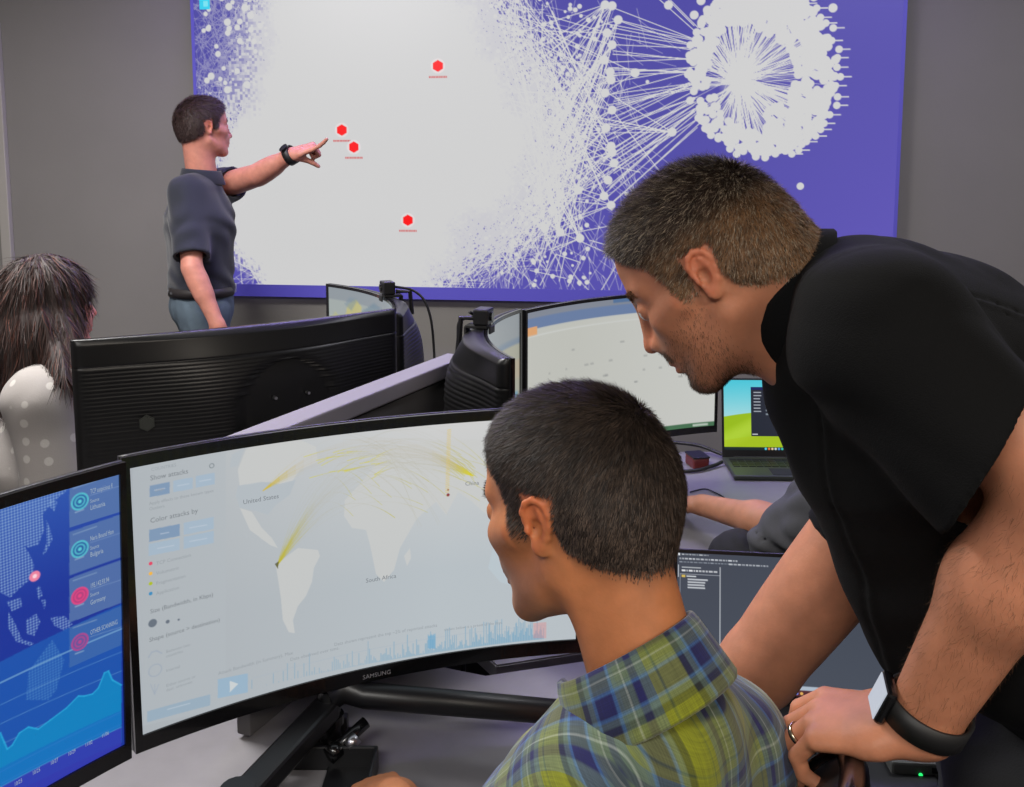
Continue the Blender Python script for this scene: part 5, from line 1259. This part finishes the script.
    collar('polo_collar', p, M['polo_black'], cf, [(r*1.03+.003, z*1.0) for r, z in FOLDED], math.radians(18), math.radians(342), rx=1.0, ry=.90, dip=.005)
    # sleeve seam and hem stitching
    hipz = NP((.72, 1.22, .86))-inv
    legs(p, (pe+NP((.01, 0, -.1)), pe), [hipz+NP((-.06, -.09, 0)), hipz+NP((.0, .10, 0))], [NP((.66, 1.02, .47))-inv, NP((.74, 1.26, .47))-inv], [NP((.72, .98, .09))-inv, NP((.80, 1.26, .09))-inv], M['trousers'], lat=lat, h=.011, pel=(.17, .13))
    for a in ((.72, .98), (.80, 1.26)): shoe(p, (a[0]-.62, a[1]-1.10, 0), math.radians(165))
    # watch: strap round the wrist, bright square face
    fa = (wrL-elL)/np.linalg.norm(wrL-elL); wf = Frame(elL+(wrL-elL)*.935, fa, NP((-.80, .05, .50)))
    bm = bmesh.new(); n = 40; R_ = []
    for i in range(n):
        a = 2*PI*i/n; wd_ = .012 if abs(math.sin(a)) > -2 else 0
        ring = []
        for x, e in ((-.0125, 0), (-.0125, .0035), (.0125, .0035), (.0125, 0)):
            ring.append(bm.verts.new(wf.w((x, math.cos(a)*(.0385+e)*.92, math.sin(a)*(.0385+e)))))
        R_.append(ring)
    for i in range(n):
        for j in range(4): bm.faces.new((R_[i][j], R_[i][(j+1) % 4], R_[(i+1) % n][(j+1) % 4], R_[(i+1) % n][j]))
    wt = obj('wristwatch', bm, M['strap'], p, smooth=True)
    mw = Matrix.Translation(Vector(wf.w((0, 0, .043)))) @ Matrix([list(wf.R[0])+[0], list(wf.R[1])+[0], list(wf.R[2])+[0], [0, 0, 0, 1]])
    bm = bmesh.new(); box(bm, (0, 0, 0), (.040, .036, .011), bevel=.004, M4=mw); obj('watch_case', bm, M['gloss'], wt)
    M['watch_face'] = mat('lit_watch_face', L(60, 62, 66), .2, emit=L(188, 194, 206), es=.9)
    bm = bmesh.new(); box(bm, (0, 0, .0058), (.034, .030, .0012), bevel=.0004, M4=mw); obj('watch_face', bm, M['watch_face'], wt)
    bm = bmesh.new(); tube(bm, [mw @ Vector((-.004, -.0175, -.001)), mw @ Vector((-.004, -.0205, -.001))], .0035, 12); obj('watch_crown', bm, M['steel'], wt)
    a_, b_ = hj[6]; ax2 = (b_-a_)/np.linalg.norm(b_-a_); rf = Frame(a_+(b_-a_)*.55, ax2, (0, .1, 1)); bm = bmesh.new(); n = 28; R_ = []
    for i in range(n):
        an_ = 2*PI*i/n; R_.append([bm.verts.new(rf.w((x, math.cos(an_)*(.0110+e), math.sin(an_)*(.0110+e)))) for x, e in ((-.0028, 0), (-.0024, .0016), (.0024, .0016), (.0028, 0))])
    for i in range(n):
        for j in range(4): bm.faces.new((R_[i][j], R_[i][(j+1) % 4], R_[(i+1) % n][(j+1) % 4], R_[(i+1) % n][j]))
    obj('ring', bm, M['gold'], p, smooth=True)
    return p
leaning_man()
# ---------------------------------------------------------------- 3: the man pointing at the wall display
def pointing_man():
    Y = 3.82; b0 = NP((A(205, 300, Y)[0], Y, 0)); inv = b0
    p = empty('person', b0, 0, 'man in a navy polo and jeans standing and pointing at the wall display', 'person')
    bt = math.radians(42); f = NP((math.cos(bt), math.sin(bt), .02)); fr = Frame(A(204, 127, Y)-inv, f, (-.04, 0, 1), 1.0)
    S = Sdf(); head(S, fr, fine=True)
    nb = A(202, 176, Y)-inv; b2 = math.radians(25); lat = NP((-math.sin(b2), math.cos(b2), 0)); fw = NP((math.cos(b2), math.sin(b2), 0))
    S.ecap(fr.w((-.035, 0, -.04)), nb, (.052, .056), (.06, .06), lat, k=.03)
    shR = A(188, 194, Y-.10)-inv; shL = A(222, 186, Y+.14)-inv; ch = A(200, 220, Y)-inv; be = A(201, 280, Y)-inv
    S.ecap(nb+NP((0, 0, -.11)), ch, (.10, .07), (.13, .09), lat, k=.04); S.ecap(ch, be, (.13, .09), (.13, .10), lat, k=.05)
    elR = A(192, 268, Y-.24)-inv; wrR = A(218, 326, Y-.27)-inv; arm(S, shR, elR, wrR, r=(.045, .038, .037, .026), k=.015)
    hand(S, wrR, A(224, 350, Y-.26)-inv-wrR, (0, 1, 0), side=-1, curl=(.3, .3, .4, .4))
    elL = A(258, 175, Y+.02)-inv; wrL = A(293, 154, Y-.04)-inv; arm(S, shL, elL, wrL, r=(.048, .044, .042, .027), k=.015)
    d = A(312, 147, Y-.05)-A(293, 154, Y-.04)
    tips = hand(S, wrL, d, (.1, .45, -.9), side=-1, curl=(-.14, 1.4, 1.5, 1.55), thumb=.9, sc=1.05, thumb_dir=d/np.linalg.norm(d)*.75+NP((.1, .45, -.5)))
    base = L(186, 124, 108)[:3]
    def colf(V, N_):
        c, q, hd = skin_cols(fr, base, V); m = scalp(q, .018)*hd*not_ear(q); return tint(c, m, (.03, .02, .018), .85)
    bo, V, F, N_ = skin_part('body', S, .0045*DBG, M['skin'], p, colf)
    q = fr.loc(V); hd = (np.abs(q) < .16).all(1); mask = scalp(q, .012)*hd*not_ear(q)
    hair_mesh('hair', p, M['hair'], V, F, N_, mask, 9000, whorl_dir(fr, (-.07, 0, .08), .2), lambda P, mk: np.interp(fr.loc(P)[:, 2], [-.06, .03, .1], [.006, .014, .026])*(.4+.6*mk), .0018, lambda P, mk: np.full(len(P), .35),
              lambda P, r: NP(L(52, 36, 34)[:3])*np.clip(1+.4*r.normal(0, 1, (len(P), 1)), .2, 2.5), cap_off=.006, cap_col=L(40, 28, 27)[:3])
    eyes(fr, p); eyebrows(fr, p, V, F, N_, L(50, 36, 30)[:3], 200)
    T_ = Sdf(); T_.ecap(nb+NP((0, 0, -.05)), ch, (.10, .075), (.175, .125), lat, k=.06); T_.ecap(ch, be+NP((0, 0, -.03)), (.175, .125), (.163, .128), lat, k=.05)
    T_.cap(nb+NP((0, 0, -.055)), shR, .055, .070, k=.05); T_.cap(nb+NP((0, 0, -.055)), shL, .055, .068, k=.05)
    e1 = shR+(elR-shR)*.86; e2 = shL+(elL-shL)*.36; T_.cap(shR, elR, .074, .072, k=.03); T_.cap(shL, elL, .070, .066, k=.03)
    TB = Sdf(); TB.p = T_.p[:2]
    fo = folds(.010, [((.5, .2, 1), 30, .5), ((-.7, .3, .6), 24, 2)], 3)
    cuts = [cut_end(e1, elR-shR, .10, keep=TB), cut_end(e2, elL-shL, .12, keep=TB), cut_end(nb+NP((0, 0, -.02)), (0, 0, 1), .066, .2), cut_end(be+NP((0, 0, -.055)), (0, 0, -1), .3)]
    cloth('polo_shirt', T_, .007*DBG, shell(.014, cuts, fo), M['polo_navy'], p)
    collar('polo_collar', p, M['polo_navy'], Frame(nb+NP((0, 0, .005)), fw, (.1, 0, 1)), [(r*1.12, z*1.1) for r, z in FOLDED], math.radians(20), math.radians(340), dip=.01)
    hip = be+NP((0, 0, -.10)); fx = b0[0]
    h2 = [hip+lat*.085+NP((0, 0, -.03)), hip-lat*.085+NP((0, 0, -.03))]; kn = [h2[0]*NP((1, 1, 0))+NP((.02, 0, .52)), h2[1]*NP((1, 1, 0))+NP((.01, 0, .52))]; an = [k*NP((1, 1, 0))+NP((-.02, 0, .09)) for k in kn]
    legs(p, (hip, be+NP((0, 0, -.045))), h2, kn, an, M['jeans'], lat=lat, r=(.090, .072, .064), pel=(.155, .126))
    for a in an: shoe(p, (a[0]-.02, a[1], 0), b2)
    bm = bmesh.new(); bf = Frame(be+NP((0, 0, -.040)), fw, (0, 0, 1)); n = 48; rr = []
    for i in range(n):
        a = 2*PI*i/n; rr.append([bm.verts.new(bf.w((math.cos(a)*(.124+e), math.sin(a)*(.164+e), z))) for e, z in ((0, -.018), (.004, -.018), (.004, .018), (0, .018))])
    for i in range(n):
        for j in range(4): bm.faces.new((rr[i][j], rr[i][(j+1) % 4], rr[(i+1) % n][(j+1) % 4], rr[(i+1) % n][j]))
    bl = obj('belt', bm, M['belt'], p, smooth=True)
    bm = bmesh.new(); box(bm, bf.w((.130, .0, 0)), (.006, .045, .036), bevel=.002); bm2 = obj('buckle', bm, M['steel'], bl)
    fa = (wrL-elL)/np.linalg.norm(wrL-elL); wf = Frame(wrL-fa*.012, fa, (0, -.6, .8)); bm = bmesh.new(); rr = []
    for i in range(24):
        a = 2*PI*i/24; rr.append([bm.verts.new(wf.w((x, math.cos(a)*(.034+e), math.sin(a)*(.034+e)))) for x, e in ((-.014, 0), (-.014, .005), (.014, .005), (.014, 0))])
    for i in range(24):
        for j in range(4): bm.faces.new((rr[i][j], rr[i][(j+1) % 4], rr[(i+1) % 24][(j+1) % 4], rr[(i+1) % 24][j]))
    wt = obj('wristwatch', bm, M['strap'], p, smooth=True)
    bm = bmesh.new(); tube(bm, [wf.w((0, 0, .036)), wf.w((0, 0, .046))], .019, 20); obj('watch_case', bm, M['gloss'], wt)
pointing_man()

# ---------------------------------------------------------------- 4: the woman in white
M['white_shirt'] = None
def dotted():
    m = mat('dotted_sheer_white_cloth', L(150, 147, 144), .85, bump=.2, bscale=300); nt = m.node_tree; b = nt.nodes['Principled BSDF']
    tc = nt.nodes.new('ShaderNodeTexCoord'); v = nt.nodes.new('ShaderNodeTexVoronoi'); v.inputs['Scale'].default_value = 24; v.inputs['Randomness'].default_value = .25
    nt.links.new(tc.outputs['Object'], v.inputs['Vector']); r = nt.nodes.new('ShaderNodeValToRGB'); r.color_ramp.elements[0].position = .20; r.color_ramp.elements[1].position = .26
    r.color_ramp.elements[0].color = L(176, 172, 168); r.color_ramp.elements[1].color = L(146, 141, 138); nt.links.new(v.outputs['Distance'], r.inputs[0]); nt.links.new(r.outputs[0], b.inputs['Base Color']); return m
M['white_shirt'] = dotted()
def woman():
    Y = 2.30; b0 = NP((A(40, 400, Y)[0], Y, 0)); inv = b0
    p = empty('person', b0, 0, 'woman with long brown hair in a white dotted blouse, seated at the left edge', 'person')
    f = NP((.66, .74, .03)); fr = Frame(A(50, 305, Y)-inv, f, (0, 0, 1), .97); S = Sdf(); head(S, fr, jaw=.92)
    nb = A(40, 362, Y)-inv; lat = NP((-.45, .89, 0)); fw = NP((.89, .45, 0))
    S.ecap(fr.w((-.03, 0, -.04)), nb, (.045, .05), (.05, .055), lat, k=.03)
    shR = A(44, 402, Y-.15)-inv; shL = A(70, 395, Y+.16)-inv; ch = A(42, 455, Y)-inv; hip = NP((ch[0]-.02, ch[1], .52))
    S.ecap(nb+NP((0, 0, -.07)), ch, (.11, .07), (.135, .09), lat, k=.05); S.ecap(ch, hip, (.135, .09), (.15, .10), lat, k=.05)
    elR = shR+NP((.06, -.04, -.26)); wrR = elR+NP((.17, .12, .02)); elL = shL+NP((.08, .02, -.26)); wrL = elL+NP((.17, .03, .02))
    for a, b, c in ((shR, elR, wrR), (shL, elL, wrL)): arm(S, a, b, c, r=(.043, .036, .035, .024), k=.03); hand(S, c, (c-b), (0, 0, -1), sc=.9, curl=(.3, .3, .4, .4), side=1 if b is elL else -1)
    base = L(196, 128, 112)[:3]
    def colf(V, N_):
        c, q, hd = skin_cols(fr, base, V); return c
    bo, V, F, N_ = skin_part('body', S, .0045*DBG, M['skin'], p, colf)
    # long hair: one flowing volume, ridged like locks, with a coat of strands
    H = Sdf(); H.ell((-.015, 0, .030), (.108, .094, .100), k=.02, fr=fr); H.ell((-.065, 0, -.045), (.072, .092, .110), k=.03, fr=fr)
    H.ecap(fr.w((-.070, .0, -.08)), A(34, 385, Y-.05)-inv+NP((0, 0, -.01)), (.10, .075), (.115, .050), lat, k=.04)
    H.ecap(fr.w((-.010, -.075, -.02)), A(64, 382, Y-.16)-inv, (.036, .05), (.034, .034), lat, k=.03); H.ecap(fr.w((-.010, .075, -.02)), fr.w((.0, .085, -.19)), (.034, .05), (.022, .030), lat, k=.03)
    H.ecap(fr.w((-.06, -.07, -.05)), A(14, 400, Y-.12)-inv, (.05, .05), (.06, .03), lat, k=.03)
    H.ell((.085, 0, -.045), (.045, .066, .085), k=.012, sub=True, fr=fr)
    def hpost(P, d):
        q = (P-fr.o) @ fr.R; a = np.arctan2(q[..., 1], q[..., 0]+.02); return d+.0022*np.sin(a*46+np.sin(q[..., 2]*22)*3)+.0030*np.sin(a*17+q[..., 2]*12)
    Vh, Fh = H.mesh(.0045*DBG, hpost); Nh = normals(Vh, Fh); mask = np.ones(len(Vh)); ql = fr.loc(Vh)
    hb = NP(L(40, 28, 26)[:3]); n1 = vnoise(Vh*NP((1, 1, .12)), 60, 5)[:, None]; cH = hb*(.55+.9*n1)
    P, fi = pick_roots(Vh, Fh, mask, 14000, 5); nn = Nh[Fh[fi][:, 0]]; top = fr.w((-.02, 0, .13)); d = (P-top)*NP((1, 1, .3))*sstep(-.02, .08, fr.loc(P)[:, 2])[:, None]*4+NP((0, 0, -.35)); d = d-nn*(d*nn).sum(1)[:, None]; d /= np.linalg.norm(d, axis=1)[:, None]
    r = np.random.default_rng(1); g = r.normal(0, 1, (14000, 1)); red = (r.random((14000, 1)) < .25); cc = np.where(red, NP(L(74, 44, 36)[:3]), NP(L(44, 31, 28)[:3]))*np.clip(1+.45*g, .3, 3)
    Vs, Fs, Cs = strands(P, nn, d, r.uniform(.03, .075, 14000), .0022, np.full(14000, .045), cc, 3, droop=.10, curlv=.03, seed=3)
    np_mesh('hair', np.vstack([Vh, Vs]), np.vstack([Fh, Fs+len(Vh)]), np.vstack([cH, Cs]), M['hair'], p)
    eyes(fr, p)
    T_ = Sdf(); T_.ecap(nb+NP((0, 0, -.055)), ch, (.09, .065), (.175, .13), lat, k=.05); T_.ecap(ch, hip, (.175, .13), (.18, .14), lat, k=.05)
    T_.cap(nb+NP((0, 0, -.03)), shR, .055, .078, k=.05); T_.cap(nb+NP((0, 0, -.03)), shL, .055, .078, k=.05); T_.cap(shR, elR, .082, .080, k=.04); T_.cap(shL, elL, .08, .078, k=.04)
    T_.cap(elR, elR+(wrR-elR)*.4, .07, .06, k=.03); T_.cap(elL, elL+(wrL-elL)*.4, .07, .06, k=.03)
    fo = folds(.005, [((.5, .4, .6), 24, .5), ((-.7, .3, .5), 21, 2)], 1)
    cuts = [cut_end(nb+NP((0, 0, -.02)), (0, 0, 1), .065, .2), cut_end(elR+(wrR-elR)*.4, wrR-elR, .1), cut_end(elL+(wrL-elL)*.4, wrL-elL, .1)]
    cloth('blouse', T_, .007*DBG, shell(.014, cuts, fo), M['white_shirt'], p)
    collar('blouse_collar', p, M['white_shirt'], Frame(nb+NP((0, 0, -.015)), fw, (.1, 0, 1)), FOLDED, math.radians(30), math.radians(330), dip=.02)
    h2 = [hip+lat*.08, hip-lat*.08]; kn = [h2[0]+fw*.40, h2[1]+fw*.40]; an = [k+NP((0, 0, -.42)) for k in kn]; kn = [k+NP((0, 0, .0)) for k in kn]
    legs(p, (hip, hip+NP((0, 0, .05))), h2, kn, an, M['trousers'], lat=lat, r=(.085, .062, .05), pel=(.16, .12))
    for a in an: shoe(p, (a[0], a[1], 0), math.atan2(fw[1], fw[0]))
    PEOPLE['woman'] = (b0+hip, math.atan2(fw[1], fw[0]))
woman()

# ---------------------------------------------------------------- 5: the colleague mostly hidden behind the leaning man
def colleague():
    Y = 2.12; b0 = NP((.93, Y, 0)); inv = b0
    p = empty('person', b0, 0, 'person in a dark grey T-shirt mostly hidden behind the leaning man, forearm on desk', 'person')
    f = NP((-.78, .60, -.15)); fr = Frame(NP((.80, 2.16, 1.27))-inv, f, (0, 0, 1), .96); S = Sdf(); head(S, fr)
    nb = NP((.86, 2.13, 1.13))-inv; lat = NP((-.58, -.81, 0)); fw = NP((-.81, .58, 0))
    S.ecap(fr.w((-.035, 0, -.04)), nb, (.052, .056), (.06, .06), lat, k=.03)
    shL = NP((.80, 2.00, 1.03))-inv; shR = NP((.96, 2.28, 1.03))-inv; ch = NP((.89, 2.11, .92))-inv; hip = NP((1.0, 2.03, .52))-inv
    S.ecap(nb+NP((0, 0, -.08)), ch, (.13, .08), (.14, .10), lat, k=.05); S.ecap(ch, hip, (.14, .10), (.15, .11), lat, k=.05)
    elL = A(808, 532, 2.12)-inv; wrL = A(702, 505, 2.42)-inv; elR = NP((1.10, 2.46, .78))-inv; wrR = NP((1.05, 2.70, .71))-inv
    arm(S, shL, elL, wrL, r=(.052, .044, .043, .028), k=.03); arm(S, shR, elR, wrR, r=(.052, .044, .043, .028), k=.03)
    hand(S, wrL, (-.75, .6, -.1), (0, 0, -1), side=-1, curl=(.2, .25, .3, .35)); hand(S, wrR, (-.95, .2, -.1), (0, 0, -1), side=1, curl=(.2, .25, .3, .35))
    base = L(176, 122, 96)[:3]
    def colf(V, N_): c, q, hd = skin_cols(fr, base, V); return tint(c, scalp(q, .018)*hd*not_ear(q), (.03, .022, .018), .85)
    bo, V, F, N_ = skin_part('body', S, .005*DBG, M['skin'], p, colf)
    q = fr.loc(V); hd = (np.abs(q) < .16).all(1); mask = scalp(q, .012)*hd*not_ear(q)
    hair_mesh('hair', p, M['hair'], V, F, N_, mask, 5000, whorl_dir(fr, (-.07, 0, .08), .2), lambda P, mk: np.full(len(P), .016), .002, lambda P, mk: np.full(len(P), .3), lambda P, r: NP(L(60, 46, 38)[:3])*np.clip(1+.4*r.normal(0, 1, (len(P), 1)), .2, 2.5), cap_off=.008, cap_col=L(44, 34, 30)[:3])
    eyes(fr, p)
    T_ = Sdf(); T_.ecap(nb+NP((0, 0, -.05)), ch, (.10, .075), (.170, .125), lat, k=.06); T_.ecap(ch, hip, (.170, .125), (.175, .135), lat, k=.05)
    T_.cap(nb+NP((0, 0, -.05)), shL, .05, .070, k=.05); T_.cap(nb+NP((0, 0, -.05)), shR, .05, .070, k=.05)
    T_.cap(shL, elL, .074, .078, k=.04); T_.cap(shR, elR, .072, .07, k=.04)
    T_.cap(A(828, 500, 2.10)-inv, A(766, 541, 2.14)-inv, .070, .040, k=.04)
    fo = folds(.014, [((.6, .2, -.8), 48, .5), ((.8, .3, .3), 36, 2)], 1)
    cuts = [cut_end(nb+NP((0, 0, -.02)), (0, 0, 1), .065, .2), cut_end(elR-(elR-shR)*.15, elR-shR, .1)]
    cloth('t_shirt', T_, .007*DBG, shell(.014, cuts, fo), M['tee_grey'], p)
    h2 = [hip+lat*.09, hip-lat*.09]; kn = [A(738, 560, 2.20)-inv, NP((.72, 2.30, .53))-inv]; an = [k*NP((1, 1, 0))+NP((0, .06, .09)) for k in kn]
    legs(p, (hip, hip+NP((0, 0, .05))), h2, kn, an, M['trousers'], lat=lat, r=(.09, .07, .055))
    for a in an: shoe(p, (a[0], a[1], 0), math.radians(140))
    PEOPLE['coll'] = (b0+hip, math.atan2(fw[1], fw[0]))
colleague()

# ------------------------------------------------------------------ office chairs
M['mesh_black'] = mat('black_chair_mesh', L(20, 20, 23), .5, bump=.5, bscale=900)
def office_chair(x, y, rz, label, seat_z=.46, back_top=1.0, off=.0, wid=.44, group='office chairs'):
    """faces +x in its own frame"""
    o = empty('office_chair', (x, y, 0), rz, label, 'chair', group)
    bm = bmesh.new(); box(bm, (.02, 0, seat_z-.035), (.46, .48, .07), bevel=.03); obj('seat', bm, M['mesh_black'], o, smooth=True)
    # curved back: rounded panel, thick rim
    nb_, nz_ = 24, 20; zb = seat_z+.10; V = []; 
    def bp(u, v, t): w = wid/2*(1-.12*v**3); return (-.24-off-t+.05*(u*u)-.07*v*v+.05*math.sin(v*PI), u*w, zb+(back_top-zb)*v-.035*v**6*u*u*1.0)
    bm = bmesh.new(); G2 = []
    for t in (0, .022):
        G2.append([[bm.verts.new(bp(-1+2*i/nb_, j/nz_, t)) for i in range(nb_+1)] for j in range(nz_+1)])
    for a, b in ((0, 1),):
        for j in range(nz_):
            for i in range(nb_):
                bm.faces.new((G2[0][j][i], G2[0][j][i+1], G2[0][j+1][i+1], G2[0][j+1][i])); bm.faces.new((G2[1][j][i], G2[1][j+1][i], G2[1][j+1][i+1], G2[1][j][i+1]))
    for j in range(nz_):
        for i in (0, nb_): bm.faces.new((G2[0][j][i], G2[0][j+1][i], G2[1][j+1][i], G2[1][j][i]))
    for i in range(nb_):
        for j in (0, nz_): bm.faces.new((G2[0][j][i], G2[0][j][i+1], G2[1][j][i+1], G2[1][j][i]))
    bk = obj('backrest', bm, M['mesh_black'], o, smooth=True)
    rim = [bp(-1, j/nz_, .011) for j in range(nz_+1)]+[bp(-1+2*i/nb_, 1, .011) for i in range(1, nb_+1)]+[bp(1, 1-j/nz_, .011) for j in range(1, nz_+1)]
    bm = bmesh.new(); tube(bm, rim, .0145, 10); obj('rim', bm, M['gloss'], bk, smooth=True)
    bm = bmesh.new(); tube(bm, [(-.02, 0, seat_z-.08), (-.22-off, 0, seat_z-.05), (-.265-off, 0, seat_z+.12), (-.255-off, 0, seat_z+.25)], [.03, .03, .025, .02], 10); obj('back_support', bm, M['black'], o, smooth=True)
    bm = bmesh.new(); tube(bm, [(0, 0, .10), (0, 0, seat_z-.06)], .028, 16); obj('gas_column', bm, M['dark_metal'], o, smooth=True)
    for k in range(5):
        a = 2*PI*k/5+.3; bm = bmesh.new(); tube(bm, [(0, 0, .10), (.28*math.cos(a), .28*math.sin(a), .075)], [.028, .018], 10); lg = obj('leg', bm, M['black'], o, smooth=True)
        bm = bmesh.new(); c = Vector((.28*math.cos(a), .28*math.sin(a), .028)); s_ = Vector((-math.sin(a), math.cos(a), 0))*.02; tube(bm, [c-s_, c+s_], .028, 16); obj('caster', bm, M['black'], lg)
    return o
hx, hy = .16+.0, .78
# chair of the man in plaid: its back stands turned, the leaning man's hand lies on the far corner
ca = math.radians(141); cc = NP((.200, .81)); d_ = NP((math.cos(ca), math.sin(ca)))
office_chair(cc[0]+d_[0]*.30+.02, cc[1]+d_[1]*.30-.03, ca, 'black office chair of the man in plaid, its back gripped by the leaning man', seat_z=.46, back_top=1.035, off=.04)
wp_, wa_ = PEOPLE['woman']; office_chair(wp_[0], wp_[1], wa_, 'black office chair under the woman in white', seat_z=.43, back_top=.88)
wp_, wa_ = PEOPLE['coll']; office_chair(wp_[0], wp_[1], wa_, 'black office chair under the colleague in dark grey', seat_z=.43, back_top=.86)

# docking station with its green lights behind the leaning man's wrist
dk = empty('docking_station', WZ(946, 768, DZ), math.radians(-4), 'grey docking station with small green lights, under the hand wearing the watch', 'docking station')
M['dock'] = mat('dock_plastic', L(78, 80, 80), .5); M['led'] = mat('green_indicator', L(10, 60, 30), .4, emit=L(40, 230, 110), es=1.6)
bm = bmesh.new(); box(bm, (0, 0, .018), (.20, .09, .034), bevel=.004); obj('body', bm, M['dock'], dk)
for x, w_ in ((-.030, .018), (.005, .016), (.03, .014), (.06, .012)):
    bm = bmesh.new(); box(bm, (x, -.0455, .024), (w_, .002, .008)); obj('port', bm, M['gloss'], dk)
for x, z in ((-.056, .016), (-.056, .007)):
    bm = bmesh.new(); tube(bm, [(x, -.044, z), (x, -.0475, z)], .003, 12); obj('indicator_light', bm, M['led'], dk)
# wedding ring on the hand on the chair
# ------------------------------------------------------------------ light
def area(name, loc, rot, size, power, color, sy=None):
    l = bpy.data.lights.new(name, 'AREA'); l.energy = power; l.color = color; l.size = size
    if sy: l.shape = 'RECTANGLE'; l.size_y = sy
    o = bpy.data.objects.new(name, l); COL.objects.link(o); o.location = loc; o.rotation_euler = rot; return o
def ceiling_panel(x, y, power, color, label, w=1.2, d=.6):
    o = empty('ceiling_light', (x, y, 2.95), 0, label, 'ceiling light')
    bm = bmesh.new(); box(bm, (0, 0, -.02), (w+.04, d+.04, .03), bevel=.004); obj('frame', bm, M['trim'], o)
    area('ceiling_lamp', (x, y, 2.90), (0, 0, 0), w, power, color, d)
ceiling_panel(-.8, -1.3, 68, (1, .97, .92), 'ceiling light panel above and behind the camera, to the left')
ceiling_panel(1.4, -1.3, 72, (1, .90, .78), 'ceiling light panel above and behind the camera, to the right')
ceiling_panel(-1.5, 2.2, 105, (1, .97, .94), 'ceiling light panel above the woman')
ceiling_panel(1.7, 2.5, 22, (.95, .95, 1), 'ceiling light panel above the middle desk')
# added violet light, standing in for the glow of the wall display
v = WP+U*1.5+N*.35
o = tag(area('added_display_glow', (v.x, v.y, 2.88), (math.radians(-25), 0, -WA), 2.8, 45, (.42, .32, 1), .15))
wd_ = bpy.data.worlds.new('room_air'); wd_.use_nodes = True; SC.world = wd_
wd_.node_tree.nodes['Background'].inputs[0].default_value = (.5, .5, .52, 1); wd_.node_tree.nodes['Background'].inputs[1].default_value = .12
SC.view_settings.view_transform = 'Standard'; SC.view_settings.look = 'None'; SC.view_settings.exposure = 0; SC.view_settings.gamma = 1
SC.view_settings.use_curve_mapping = False
SC.cycles.use_denoising = True
SC.cycles.max_bounces = 6
